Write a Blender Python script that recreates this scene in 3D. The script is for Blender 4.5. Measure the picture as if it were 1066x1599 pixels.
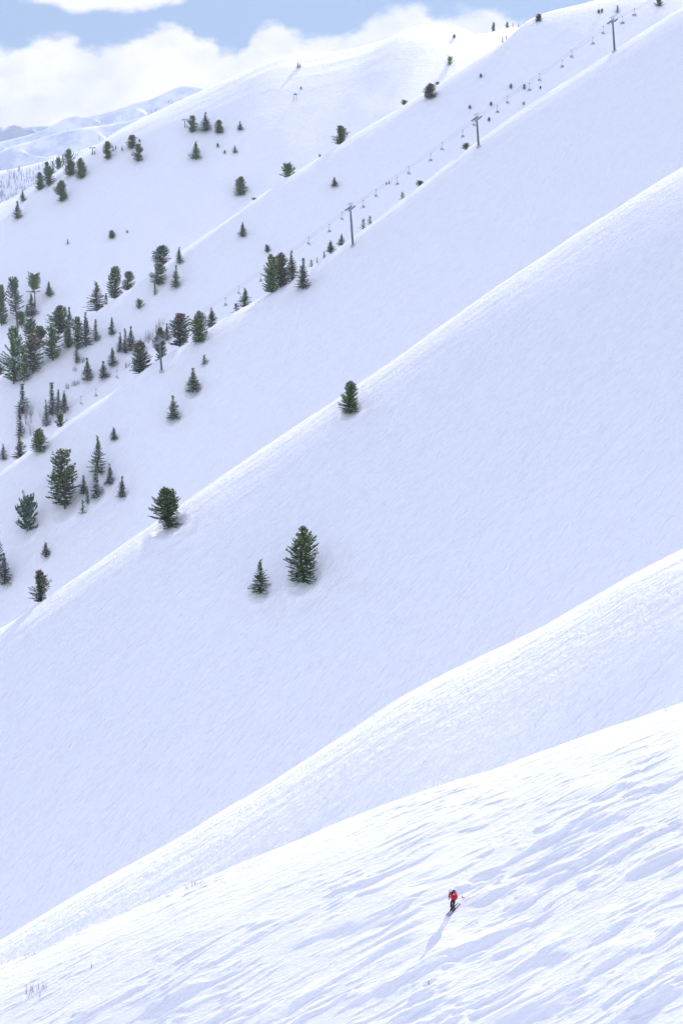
import bpy, bmesh, math, random
import numpy as np
from mathutils import Vector, Matrix, Quaternion

for o in list(bpy.data.objects):
    bpy.data.objects.remove(o)
SC = bpy.context.scene
COL = SC.collection
rad = math.radians

# ------------------------------------------------------------------ camera
FPX = 3761.0                       # focal length in photo pixels (1066 x 1599)
PITCH = rad(9.2)
cam_d = bpy.data.cameras.new("camera")
cam = bpy.data.objects.new("camera", cam_d)
COL.objects.link(cam)
cam_d.sensor_fit = 'VERTICAL'
cam_d.sensor_height = 36.0
cam_d.lens = 36.0 * FPX / 1599.0
cam_d.clip_start = 1.0
cam_d.clip_end = 60000.0
cam.location = (0, 0, 0)
cam.rotation_euler = (rad(90) - PITCH, 0, 0)
SC.camera = cam

# ------------------------------------------------------------------ light
SUN_DIR = Vector((0.356, 0.712, 0.572)).normalized()
SUN_EL = math.asin(SUN_DIR.z)
SUN_AZ = math.atan2(SUN_DIR.x, SUN_DIR.y)      # clockwise from +Y
sun_d = bpy.data.lights.new("sun", 'SUN')
sun_d.energy = 2.0
sun_d.angle = rad(0.6)
sun_d.color = (1.0, 0.93, 0.90)
sun = bpy.data.objects.new("sun", sun_d)
COL.objects.link(sun)
sun.rotation_euler = (-SUN_DIR).to_track_quat('-Z', 'Y').to_euler()
sun.location = (0, 0, 500)

SC.view_settings.view_transform = 'Standard'
SC.view_settings.look = 'None'
SC.view_settings.gamma = 1.0
SC.view_settings.use_curve_mapping = False
SC.view_settings.exposure = 1.34
SC.render.engine = 'CYCLES'
SC.cycles.use_denoising = True
SC.cycles.max_bounces = 6
SC.cycles.diffuse_bounces = 3
SC.cycles.volume_bounces = 1
SC.cycles.transparent_max_bounces = 4
SC.cycles.use_fast_gi = False

def pix_te(u, v):
    """photo pixel -> (t = x/y, e = z/y) of its line of sight"""
    U = (np.asarray(u, float) - 533.0) / FPX
    W = (799.5 - np.asarray(v, float)) / FPX
    d = math.cos(PITCH) + W * math.sin(PITCH)
    return U / d, (-math.sin(PITCH) + W * math.cos(PITCH)) / d

# ------------------------------------------------------------------ world
def math_node(nt, op, a, b=None, clamp=False):
    n = nt.nodes.new('ShaderNodeMath'); n.operation = op; n.use_clamp = clamp
    for i, x in enumerate((a, b)):
        if x is None: continue
        if isinstance(x, (int, float)): n.inputs[i].default_value = x
        else: nt.links.new(x, n.inputs[i])
    return n.outputs[0]

def smooth_node(nt, x, lo, hi):
    n = nt.nodes.new('ShaderNodeMapRange'); n.interpolation_type = 'SMOOTHSTEP'
    nt.links.new(x, n.inputs['Value'])
    n.inputs['From Min'].default_value = lo; n.inputs['From Max'].default_value = hi
    return n.outputs['Result']

world = bpy.data.worlds.new("World")
SC.world = world
world.use_nodes = True
def build_world():
    nt = world.node_tree; N = nt.nodes; L = nt.links
    N.clear()
    out = N.new('ShaderNodeOutputWorld'); bg = N.new('ShaderNodeBackground')
    bg.inputs['Strength'].default_value = 0.135
    L.new(bg.outputs[0], out.inputs[0])
    sky = N.new('ShaderNodeTexSky'); sky.sky_type = 'NISHITA'
    sky.sun_disc = False
    sky.sun_elevation = SUN_EL; sky.sun_rotation = SUN_AZ
    sky.altitude = 3200; sky.air_density = 1.0; sky.dust_density = 0.2; sky.ozone_density = 1.5
    tc = N.new('ShaderNodeTexCoord')
    sep = N.new('ShaderNodeSeparateXYZ'); L.new(tc.outputs['Generated'], sep.inputs[0])
    X, Y, Z = sep.outputs
    # clear air of high altitude: the horizon keeps the deeper blue of the sky higher up
    up = N.new('ShaderNodeCombineXYZ')
    L.new(X, up.inputs[0]); L.new(Y, up.inputs[1]); L.new(math_node(nt, 'ADD', math_node(nt, 'MAXIMUM', Z, 0.0), 0.42), up.inputs[2])
    nv = N.new('ShaderNodeVectorMath'); nv.operation = 'NORMALIZE'; L.new(up.outputs[0], nv.inputs[0]); L.new(nv.outputs[0], sky.inputs['Vector'])
    ay = math_node(nt, 'MAXIMUM', math_node(nt, 'ABSOLUTE', Y), 0.25)
    t = math_node(nt, 'DIVIDE', X, ay)
    e = math_node(nt, 'DIVIDE', Z, ay)
    # top edge of the cloud bank as heights above the horizon
    edge = [(-700, 90), (-200, 62), (0, 71), (50, 62), (96, 52), (131, 65), (203, 67), (212, 54), (243, 38), (268, 33), (304, 48),
            (330, 58), (355, 76), (378, 76), (388, 53), (400, 40), (425, 33), (456, 46), (486, 50), (540, 46), (580, 26),
            (605, 15), (643, 3), (662, 14), (690, 22), (721, 11), (741, 9), (781, 19), (830, 30), (900, 40), (1200, 20), (1800, 60)]
    te = [pix_te(a, b) for a, b in edge]
    fc = N.new('ShaderNodeFloatCurve')
    cm = fc.mapping; c = cm.curves[0]
    T0, T1, E0, E1 = -0.34, 0.35, -0.01, 0.06
    pts = [((a - T0) / (T1 - T0), (b - E0) / (E1 - E0)) for a, b in te]
    c.points[0].location = pts[0]; c.points[1].location = pts[-1]
    for p in pts[1:-1]:
        c.points.new(float(p[0]), float(p[1]))
    cm.update()
    tn = math_node(nt, 'DIVIDE', math_node(nt, 'SUBTRACT', t, T0), T1 - T0, True)
    L.new(tn, fc.inputs['Value'])
    ed = math_node(nt, 'ADD', math_node(nt, 'MULTIPLY', fc.outputs[0], E1 - E0), E0)
    comb = N.new('ShaderNodeCombineXYZ')
    L.new(math_node(nt, 'MULTIPLY', t, 70.0), comb.inputs[0]); L.new(math_node(nt, 'MULTIPLY', e, 105.0), comb.inputs[1])
    def noise(sc, det, rough, off=0.0):
        n = N.new('ShaderNodeTexNoise'); n.inputs['Scale'].default_value = sc
        n.inputs['Detail'].default_value = det; n.inputs['Roughness'].default_value = rough
        ad = N.new('ShaderNodeVectorMath'); ad.operation = 'ADD'; ad.inputs[1].default_value = (off, off * 1.7, off * .3)
        L.new(comb.outputs[0], ad.inputs[0]); L.new(ad.outputs[0], n.inputs['Vector'])
        return math_node(nt, 'SUBTRACT', n.outputs['Fac'], 0.5)
    n1 = noise(1.15, 9, 0.62, 3.1)
    n2 = noise(0.45, 4, 0.55, 17.3)
    pert = math_node(nt, 'MULTIPLY', n1, 0.016)
    d = math_node(nt, 'ADD', math_node(nt, 'SUBTRACT', ed, e), pert)     # >0 inside the cloud
    soft = smooth_node(nt, d, -0.0012, 0.0048)
    # thin veil left inside the bank
    veil = math_node(nt, 'ADD', math_node(nt, 'ADD', 0.84, math_node(nt, 'MULTIPLY', n2, 1.3)), math_node(nt, 'MULTIPLY', n1, 0.5), True)
    m1 = math_node(nt, 'MULTIPLY', soft, veil)
    # second cloud higher on the left
    tc0, ec0 = pix_te(165, -22)
    dx = math_node(nt, 'DIVIDE', math_node(nt, 'SUBTRACT', t, float(tc0)), 0.036)
    dy = math_node(nt, 'DIVIDE', math_node(nt, 'SUBTRACT', e, float(ec0)), 0.0102)
    r2 = math_node(nt, 'ADD', math_node(nt, 'MULTIPLY', dx, dx), math_node(nt, 'MULTIPLY', dy, dy))
    r2 = math_node(nt, 'ADD', r2, math_node(nt, 'MULTIPLY', n1, -1.6))
    m2 = math_node(nt, 'SUBTRACT', 1.0, smooth_node(nt, r2, 0.62, 1.35))
    # unseen broken cloud overhead, added to whiten the ambient light
    cn = N.new('ShaderNodeTexNoise'); cn.inputs['Scale'].default_value = 3.2; cn.inputs['Detail'].default_value = 5
    L.new(tc.outputs['Generated'], cn.inputs['Vector'])
    hi = smooth_node(nt, e, 0.09, 0.3)
    m3 = math_node(nt, 'MULTIPLY', smooth_node(nt, cn.outputs['Fac'], 0.42, 0.60), hi)
    m3 = math_node(nt, 'MULTIPLY', m3, 0.8)
    mask = math_node(nt, 'MAXIMUM', math_node(nt, 'MAXIMUM', m1, m2), m3, True)
    # clear sky: the sky model, deepened a little towards blue
    tint = N.new('ShaderNodeMix'); tint.data_type = 'RGBA'; tint.blend_type = 'MULTIPLY'; tint.inputs['Factor'].default_value = 1.0
    L.new(sky.outputs[0], tint.inputs['A']); tl = N.new('ShaderNodeMix'); tl.data_type = 'RGBA'; L.new(smooth_node(nt, e, 0.04, 0.3), tl.inputs['Factor'])
    tl.inputs['A'].default_value = SKY_LOW; tl.inputs['B'].default_value = SKY_TINT; L.new(tl.outputs['Result'], tint.inputs['B'])
    mix = N.new('ShaderNodeMix'); mix.data_type = 'RGBA'
    L.new(mask, mix.inputs['Factor']); L.new(tint.outputs['Result'], mix.inputs['A'])
    cc = N.new('ShaderNodeMix'); cc.data_type = 'RGBA'; L.new(hi, cc.inputs['Factor'])
    cc.inputs['A'].default_value = CLOUD_COL; cc.inputs['B'].default_value = CLOUD_FILL
    L.new(cc.outputs['Result'], mix.inputs['B'])
    L.new(mix.outputs['Result'], bg.inputs['Color'])
SKY_TINT = (0.78, 0.70, 0.76, 1)
SKY_LOW = (0.37, 0.40, 0.375, 1)
CLOUD_COL = (2.66, 2.62, 2.66, 1)
CLOUD_FILL = (5.3, 5.5, 6.5, 1)  # added overhead cloud, brighter than the visible bank to lift the ambient light
build_world()
#MARK_TERRAIN
# ------------------------------------------------------------------ helpers
def link(o, parent=None):
    COL.objects.link(o)
    if parent is not None: o.parent = parent
    return o
def tag(o, label=None, cat=None, group=None, kind=None):
    if label: o['label'] = label
    if cat: o['category'] = cat
    if group: o['group'] = group
    if kind: o['kind'] = kind
    return o
def empty(name, loc=(0, 0, 0)):
    o = bpy.data.objects.new(name, None); o.location = loc; o.empty_display_size = 0.3
    return link(o)
def nodes_of(m):
    m.use_nodes = True
    nt = m.node_tree
    return nt, nt.nodes, nt.links, nt.nodes['Principled BSDF']

# ------------------------------------------------------------------ noise
_rng = np.random.RandomState(7)
_P = np.concatenate([_rng.permutation(256)] * 3).astype(np.int32)
_A = _rng.rand(256) * 2 * np.pi
_GX, _GY = np.cos(_A), np.sin(_A)
def perlin(x, y, seed=0):
    x = np.asarray(x, float); y = np.asarray(y, float)
    xi = np.floor(x).astype(np.int64); yi = np.floor(y).astype(np.int64)
    xf = x - xi; yf = y - yi
    xi = (xi + seed * 37) & 255; yi = (yi + seed * 91) & 255
    u = xf * xf * xf * (xf * (xf * 6 - 15) + 10); v = yf * yf * yf * (yf * (yf * 6 - 15) + 10)
    def g(ix, iy, dx, dy):
        h = _P[_P[ix & 255] + (iy & 255)]
        return _GX[h] * dx + _GY[h] * dy
    a = g(xi, yi, xf, yf); b = g(xi + 1, yi, xf - 1, yf)
    c = g(xi, yi + 1, xf, yf - 1); d = g(xi + 1, yi + 1, xf - 1, yf - 1)
    return (a + u * (b - a) + v * ((c + u * (d - c)) - (a + u * (b - a)))) * 1.5
def fbm(x, y, n=4, seed=0, rough=0.5):
    s = 0; a = 1.0
    for i in range(n):
        s = s + a * perlin(x * 2 ** i, y * 2 ** i, seed + i); a *= rough
    return s
def sstep(x, a, b):
    q = np.clip((x - a) / (b - a), 0, 1)
    return q * q * (3 - 2 * q)

# ------------------------------------------------------------------ terrain
# crest lines of the spurs (where they stand against what is behind them)
CREST = {
 1: [(-900, 1760), (-300, 1610), (0, 1509), (50, 1490), (125, 1457), (205, 1422), (300, 1380), (405, 1337), (533, 1284), (623, 1250), (688, 1226),
     (768, 1203), (863, 1167), (963, 1132), (1066, 1098), (1300, 1030), (1900, 930)],
 2: [(-900, 1830), (-300, 1640), (0, 1472), (125, 1392), (257, 1315), (400, 1227), (533, 1145), (628, 1085), (703, 1045), (833, 980),
     (933, 925), (1008, 885), (1066, 857), (1300, 760), (1900, 600)],
 3: [(-900, 1350), (-300, 1160), (0, 982), (57, 941), (115, 900), (200, 841), (242, 812), (350, 738), (380, 720), (450, 672), (535, 614), (618, 560),
     (708, 495), (823, 415), (933, 342), (1066, 257), (1300, 130), (1900, -40)],
 4: [(-900, 1100), (-300, 920), (0, 736), (52, 699), (102, 661), (157, 623), (215, 585), (253, 558), (301, 530), (341, 503), (397, 471),
     (448, 442), (500, 405), (552, 367), (582, 346), (631, 309), (669, 282), (720, 241), (748, 220), (799, 184), (900, 116),
     (947, 85), (992, 57), (1066, 8), (1300, -90), (1900, -200)],
 5: [(-900, 900), (-300, 760), (0, 589), (10, 579), (63, 545), (90, 525), (140, 494), (176, 468), (205, 450), (256, 413), (282, 394), (332, 360),
     (378, 330), (402, 310), (445, 281), (480, 258), (543, 215), (633, 161), (702, 120), (788, 66), (808, 47), (822, 31), (840, 22), (870, 13), (937, -2),
     (1066, -22), (1300, -60), (1900, -120)],
 6: [(-900, 620), (-300, 420), (0, 314), (40, 292), (85, 265), (121, 243), (144, 230), (172, 212), (200, 198), (234, 183), (264, 170), (326, 143), (400, 108),
     (441, 87), (456, 80), (486, 78), (507, 80), (550, 72), (603, 59), (625, 49), (640, 41), (655, 35), (670, 33), (700, 35), (717, 37), (732, 45), (749, 56), (775, 60),
     (800, 62), (900, 60), (1300, 60), (1900, 120)],
 7: [(-900, 460), (0, 380), (400, 230), (560, 110), (660, 72), (735, 50), (745, 44), (765, 45), (785, 41), (800, 45), (815, 38), (835, 40), (900, 46), (1300, 60), (1900, 80)],
}
#        y_left y_right  slopeF rF  slopeB rB  sigma
RPAR = {0: (4, 4, 0.5, 6, 0.66, 3, .01),
        1: (188, 201, 0.43, 8, 0.62, 4, .005),
        2: (262, 285, 0.63, 10, 0.72, 6, .005),
        3: (425, 475, 0.64, 9, 0.62, 9, .006),
        4: (790, 865, 0.64, 9, 0.55, 12, .0035),
        5: (1060, 1150, 0.70, 11, 0.50, 18, .003),
        6: (1500, 1620, 0.68, 34, 0.40, 30, .0022),
        7: (2300, 2300, 0.25, 60, 0.30, 40, .0015)}
_TG = np.linspace(-0.42, 0.42, 5001)
_EC = {}
def _smooth(a, sig):
    dt = _TG[1] - _TG[0]; n = int(4 * sig / dt); k = np.exp(-0.5 * (np.arange(-n, n + 1) * dt / sig) ** 2); k /= k.sum()
    ap = np.concatenate([2 * a[0] - a[n:0:-1], a, 2 * a[-1] - a[-2:-n - 2:-1]])
    return np.convolve(ap, k, 'valid')
for k_, pts in CREST.items():
    tt, ee = pix_te([p[0] for p in pts], [p[1] for p in pts])
    e0 = np.interp(_TG, tt, ee)
    # wide smoothing outside the frame, fine inside it
    es = _smooth(e0, RPAR[k_][6]); ew = _smooth(e0, 0.03)
    w = sstep(np.abs(_TG), 0.15, 0.2)
    _EC[k_] = es * (1 - w) + ew * w
def crest_y(k, t):
    a, b = RPAR[k][:2]
    f = 0.5 + np.tanh(np.asarray(t) / 0.142 * 0.75) / np.tanh(0.75) / 2
    return a + (b - a) * f
def prof(d, s, r):
    return s * (np.sqrt(d * d + r * r) - r)
_EW = {k: _smooth(v, 0.016) for k, v in _EC.items()}
CFADE = {1: 1e9, 2: 30, 3: 40, 4: 60, 5: 60, 6: 90, 7: 1e9}
def crest_z(k, t, dd=None):
    y = crest_y(k, t)
    if k == 0: return np.full_like(np.asarray(t, float), -2.0)
    e = np.interp(t, _TG, _EC[k])
    if dd is not None and k > 1:
        # small shapes of the crest line die out down the flank, trailing along the fall line
        w = np.exp(-(dd / CFADE[k]) ** 2)
        ts = t - np.minimum(dd, 0) * 0.55 / y
        e = np.interp(ts, _TG, _EC[k] - _EW[k]) * w + np.interp(t, _TG, _EW[k])
    _, _, sf, rf, sb, rb, _ = RPAR[k]
    q = -e
    d = np.where(q > 0, rb * (q / sb) / np.sqrt(np.maximum(1 - (q / sb) ** 2, .05)), rf * (q / sf) / np.sqrt(np.maximum(1 - (q / sf) ** 2, .05)))
    h = np.where(d > 0, prof(d, sb, rb), prof(d, sf, rf))
    return e * (y + d) + h
# steepness of each flank from the left to the right of the frame
SLOPES = {2: (.77, .74), 3: (.76, .70), 4: (.77, .73), 5: (.80, .82), 6: (.78, .96)}
def ridge_z(k, t, y):
    d = y - crest_y(k, t)
    _, _, sf, rf, sb, rb, _ = RPAR[k]
    if k in SLOPES:
        sf = SLOPES[k][0] + (SLOPES[k][1] - SLOPES[k][0]) * sstep(t, -.14, .10)
    return crest_z(k, t, d) - np.where(d > 0, prof(d, sb, rb), prof(d, sf, rf))
def smax(a, b, k):
    h = np.clip(0.5 + 0.5 * (a - b) / k, 0, 1)
    return b + (a - b) * h + k * h * (1 - h)
PADS = []
def detail(t, y):
    x = t * y
    z = np.zeros(np.broadcast(t, y).shape)
    d1 = y - crest_y(1, t)
    w1 = 1 - sstep(d1, 4, 14)
    if np.any(w1 > 0):
        # wind-carved drifts: long axis almost along x
        ca, sa = math.cos(rad(21)), math.sin(rad(21))
        p = x * ca + y * sa; q = -x * sa + y * ca
        wx = fbm(p / 9, q / 5, 2, 41) * 1.5; wq = fbm(p / 9 + 9, q / 4, 3, 47) * 0.55
        near = sstep(-d1, 0.5, 15)
        patch = sstep(fbm(p / 10, q / 5, 2, 5), -0.5, 0.5)
        qq = q + wq
        A = fbm((p + wx) / 6.5, qq / 0.95, 3, 11, .5)
        A2 = fbm((p + wx) / 3.6, qq / .46, 3, 23, .45)
        A3 = fbm((p + wx * .5) / 12.0, (q + wq * .6) / 3.0, 2, 29, .4)
        C = fbm(p / 0.8, (q + wq * .7) / 0.15, 2, 31)
        rightw = .5 + .5 * sstep(x + .6 * (crest_y(1, t) - y), -18, 30)
        zone = .25 + .75 * sstep(fbm(p / 14 + 3, q / 5 + 1, 2, 57), -.25, .45)
        h = (0.05 + 0.22 * near) * rightw * zone * sstep(A, 0.04, 0.56) + 0.34 * near * rightw * sstep(A3, 0.06, 0.60)
        h = h + (0.025 + 0.055 * patch * (.4 + zone)) * sstep(A2, 0.0, 0.46) + 0.017 * C * (.3 + patch)
        for (px_, py_) in PADS:
            h = h * (1 - .9 * np.exp(-(((x - px_) ** 2 + (y - py_) ** 2) / 3.2)))
        z += w1 * h
    w2 = sstep(d1, 4, 14)
    # soft swell of the flanks, running down the fall line
    f1 = x * 0.82 - y * 0.57; f2 = x * 0.57 + y * 0.82
    z += w2 * (0.9 * fbm(f1 / 46, f2 / 90, 3, 71) + 0.10 * fbm(f1 / 7, f2 / 26, 2, 75))
    for k in range(1, 7):
        d = y - crest_y(k, t)
        r = RPAR[k][3]
        near = np.exp(-(d / (r * 1.3)) ** 2)
        sc = {1: .25, 2: .6, 3: .8, 4: 1.3, 5: 1.8, 6: 2.6}[k]
        amp = {1: .03, 2: .10, 3: .13, 4: .16, 5: .2, 6: .5}[k]
        z += near * amp * fbm(d / (sc * 2.2) + 3 * k, x / (sc * 16) , 3, 90 + k)
    # broad gullies in the far faces
    w6 = sstep(y - crest_y(5, t), 60, 160)
    z += w6 * (5.5 * fbm(f1 / 210 + 4, f2 / 420, 3, 83))
    z -= w6 * 0
    return z
def terrain(t, y, with_detail=True):
    t = np.asarray(t, float); y = np.asarray(y, float)
    z = ridge_z(0, t, y)
    for k, kk in ((1, 5), (2, 6), (3, 9), (4, 14), (5, 22), (6, 30), (7, 30)):
        z = smax(z, ridge_z(k, t, y), kk)
    if with_detail: z = z + detail(t, y) + grooves(t * y, y) + wells(t * y, y)
    return z
WELLS = []        # (x, y, radius): hollow under a tree with a drifted rim on its lower side
def wells(x, y):
    z = 0
    for (wx_, wy_, r) in WELLS:
        if np.ndim(y) and (np.max(y) < wy_ - 6 * r or np.min(y) > wy_ + 6 * r): continue
        q = np.hypot(x - wx_, y - wy_) / r
        low = sstep(-(y - wy_) / r - .5 * (x - wx_) / r, -.6, 1.0)
        z = z - .20 * r * np.exp(-(q / .75) ** 2) + .13 * r * (.35 + low) * np.exp(-((q - 1.35) / .34) ** 2) - .05 * r * low * np.exp(-((q - 2.0) / .25) ** 2)
    return z
GROOVES = []      # (x0,y0,x1,y1,bend,width,depth)
def grooves(x, y):
    z = 0
    for (x0, y0, x1, y1, bend, w, dp) in GROOVES:
        L_ = math.hypot(x1 - x0, y1 - y0); ux, uy = (x1 - x0) / L_, (y1 - y0) / L_
        s = ((x - x0) * ux + (y - y0) * uy) / L_
        c = -(x - x0) * uy + (y - y0) * ux - bend * np.clip(s, 0, 1) * (1 - np.clip(s, 0, 1)) * 4
        m = sstep(s, -.03, .05) * (1 - sstep(s, .9, 1.03))
        z = z - dp * m * (np.exp(-(c / w) ** 2) - 0.45 * np.exp(-((np.abs(c) - 2.1 * w) / w) ** 2))
    return z
_YS = np.concatenate([np.arange(120, 260, .1), np.arange(260, 1000, .4), np.arange(1000, 2600, 1.2)])
def hit(u, v, ymin=120):
    """first point of the ground on the line of sight through a photo pixel"""
    t, e = pix_te(u, v)
    ys = _YS[_YS >= ymin]
    z = terrain(np.full_like(ys, t), ys)
    g = z - e * ys
    i = np.argmax(g > 0)
    if not g[i] > 0: return None
    y = ys[i] if i == 0 else ys[i - 1] + (ys[i] - ys[i - 1]) * (-g[i - 1]) / (g[i] - g[i - 1])
    return Vector((t * y, y, float(terrain(t, y))))
def behind(u, k, off):
    """ground point just beyond the crest of spur k, in photo column u"""
    U = (u - 533.0) / FPX
    t = U
    for _ in range(6):
        y = float(crest_y(k, t)) + off
        e = float(terrain(t, y)) / y
        t = U * (math.cos(PITCH) - e * math.sin(PITCH))
    return Vector((t * y, y, float(terrain(t, y))))
def top_z(p, v):
    """world height, above point p, that shows at photo row v"""
    W = (799.5 - v) / FPX
    return p.y * (-math.sin(PITCH) + W * math.cos(PITCH)) / (math.cos(PITCH) + W * math.sin(PITCH))

def grid_mesh(name, T, Y, Z):
    """T (cols), Y,Z (rows x cols)"""
    R, C = Y.shape
    co = np.empty((R * C, 3), np.float32)
    co[:, 0] = (T[None, :] * Y).ravel(); co[:, 1] = Y.ravel(); co[:, 2] = Z.ravel()
    idx = np.arange(R * C, dtype=np.int32).reshape(R, C)
    q = np.stack([idx[:-1, :-1], idx[:-1, 1:], idx[1:, 1:], idx[1:, :-1]], -1).reshape(-1, 4)
    me = bpy.data.meshes.new(name)
    me.vertices.add(R * C); me.vertices.foreach_set('co', co.ravel())
    me.loops.add(q.size); me.loops.foreach_set('vertex_index', q.ravel())
    me.polygons.add(len(q)); me.polygons.foreach_set('loop_start', np.arange(0, q.size, 4, dtype=np.int32))
    me.polygons.foreach_set('loop_total', np.full(len(q), 4, np.int32))
    me.polygons.foreach_set('use_smooth', np.ones(len(q), bool))
    me.update()
    return me

def snow_material():
    m = bpy.data.materials.new("snow"); nt, N, L, P = nodes_of(m)
    P.inputs['Roughness'].default_value = 0.65
    P.inputs['Specular IOR Level'].default_value = 0.25
    tc = N.new('ShaderNodeTexCoord')
    def streak(rot, sc, scale, det, dist=0.0, rough=.55):
        mp = N.new('ShaderNodeMapping'); mp.vector_type = 'TEXTURE'
        mp.inputs['Rotation'].default_value = (0, 0, rot); mp.inputs['Scale'].default_value = sc
        L.new(tc.outputs['Object'], mp.inputs['Vector'])
        n = N.new('ShaderNodeTexNoise'); n.inputs['Scale'].default_value = scale
        n.inputs['Detail'].default_value = det; n.inputs['Distortion'].default_value = dist; n.inputs['Roughness'].default_value = rough
        L.new(mp.outputs[0], n.inputs['Vector'])
        return n.outputs['Fac']
    fall = math.atan2(0.82, 0.57)
    # ski tracks and wind ripple down the flanks (metres)
    s1 = streak(fall - .28, (3.4, 0.50, 1.5), 1.0, 3, 1.1)
    s2 = streak(fall - .05, (1.6, 0.8, 1.0), 1.0, 2, 1.6)
    s3 = streak(fall - .42, (7.0, 1.0, 3), 1.0, 3, 1.2)
    f1 = streak(rad(21), (1.1, 0.14, 0.3), 1.0, 5, 0.5, .65)
    f2 = streak(rad(34), (0.40, 0.10, 0.2), 1.0, 3, 0.5)
    sep = N.new('ShaderNodeSeparateXYZ'); L.new(tc.outputs['Object'], sep.inputs[0])
    fg = math_node(nt, 'SUBTRACT', 1.0, smooth_node(nt, sep.outputs[1], 208, 222))
    farw = smooth_node(nt, sep.outputs[1], 230, 1500)
    flank = math_node(nt, 'ADD', math_node(nt, 'MULTIPLY', s1, 0.25), math_node(nt, 'ADD', math_node(nt, 'MULTIPLY', s2, 0.19), math_node(nt, 'MULTIPLY', s3, 0.30)))
    s4 = streak(fall - .25, (14, 4.0, 8), 1.0, 3, 0.8)
    flank = math_node(nt, 'ADD', flank, math_node(nt, 'MULTIPLY', math_node(nt, 'MULTIPLY', s4, 0.5), farw))
    near = math_node(nt, 'ADD', math_node(nt, 'MULTIPLY', f1, 0.125), math_node(nt, 'MULTIPLY', f2, 0.075))
    h = math_node(nt, 'ADD', math_node(nt, 'MULTIPLY', flank, math_node(nt, 'SUBTRACT', 1.0, fg)), math_node(nt, 'MULTIPLY', near, fg))
    b = N.new('ShaderNodeBump'); b.inputs['Strength'].default_value = 1.0; b.inputs['Distance'].default_value = 1.0
    L.new(h, b.inputs['Height']); L.new(b.outputs[0], P.inputs['Normal'])
    # wind crust and powder differ slightly in whiteness
    ramp = N.new('ShaderNodeMix'); ramp.data_type = 'RGBA'
    L.new(smooth_node(nt, s3, 0.3, 0.7), ramp.inputs['Factor'])
    ramp.inputs['A'].default_value = (0.845, 0.865, 0.90, 1); ramp.inputs['B'].default_value = (0.885, 0.895, 0.92, 1)
    L.new(ramp.outputs['Result'], P.inputs['Base Color'])
    return m
SNOW = snow_material()

# where the skier stands, and his tracks
_sk = hit(707, 1421)
PADS.append((_sk.x, _sk.y))
_q = hit(702, 1426); PADS.append((_q.x, _q.y))
_a, _b = hit(717, 1409), hit(790, 1366)
GROOVES.append((_a.x, _a.y, _b.x, _b.y, 0.25, 0.09, 0.08))
_a, _b = hit(715, 1413), hit(786, 1371)
GROOVES.append((_a.x, _a.y, _b.x, _b.y, 0.25, 0.09, 0.08))
_a, _b = hit(706, 1464), hit(753, 1436)
GROOVES.append((_a.x, _a.y, _b.x, _b.y, 0.15, 0.07, 0.07))
_a, _b = hit(708, 1460), hit(750, 1434)
GROOVES.append((_a.x, _a.y, _b.x, _b.y, 0.15, 0.07, 0.07))

for u_, v_, r_ in ((547, 645, 1.7), (265, 824, 2.5), (473, 907, 2.4), (406, 926, 1.7), (302, 612, 2.3), (271, 655, 2.2), (319, 569, 1.2), (178, 687, 1.3),
                    (102, 793, 4.0), (152, 777, 2.0), (191, 777, 1.6), (172, 756, 1.4), (43, 829, 2.8), (72, 870, 1.5), (136, 786, 1.2)):
    p_ = hit(u_, v_, 310 if v_ > 600 and u_ > 200 and v_ != 612 and v_ != 655 else 500)
    if u_ in (547, 265, 473, 406): p_ = hit(u_, v_, 310)
    WELLS.append((p_.x, p_.y, r_))
_tr = random.Random(21)
def add_track(u0, v0, u1, v1, bend, w, dp, ymin):
    a_, b_ = hit(u0, v0, ymin), hit(u1, v1, ymin)
    if a_ and b_: GROOVES.append((a_.x, a_.y, b_.x, b_.y, bend, w, dp))
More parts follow.
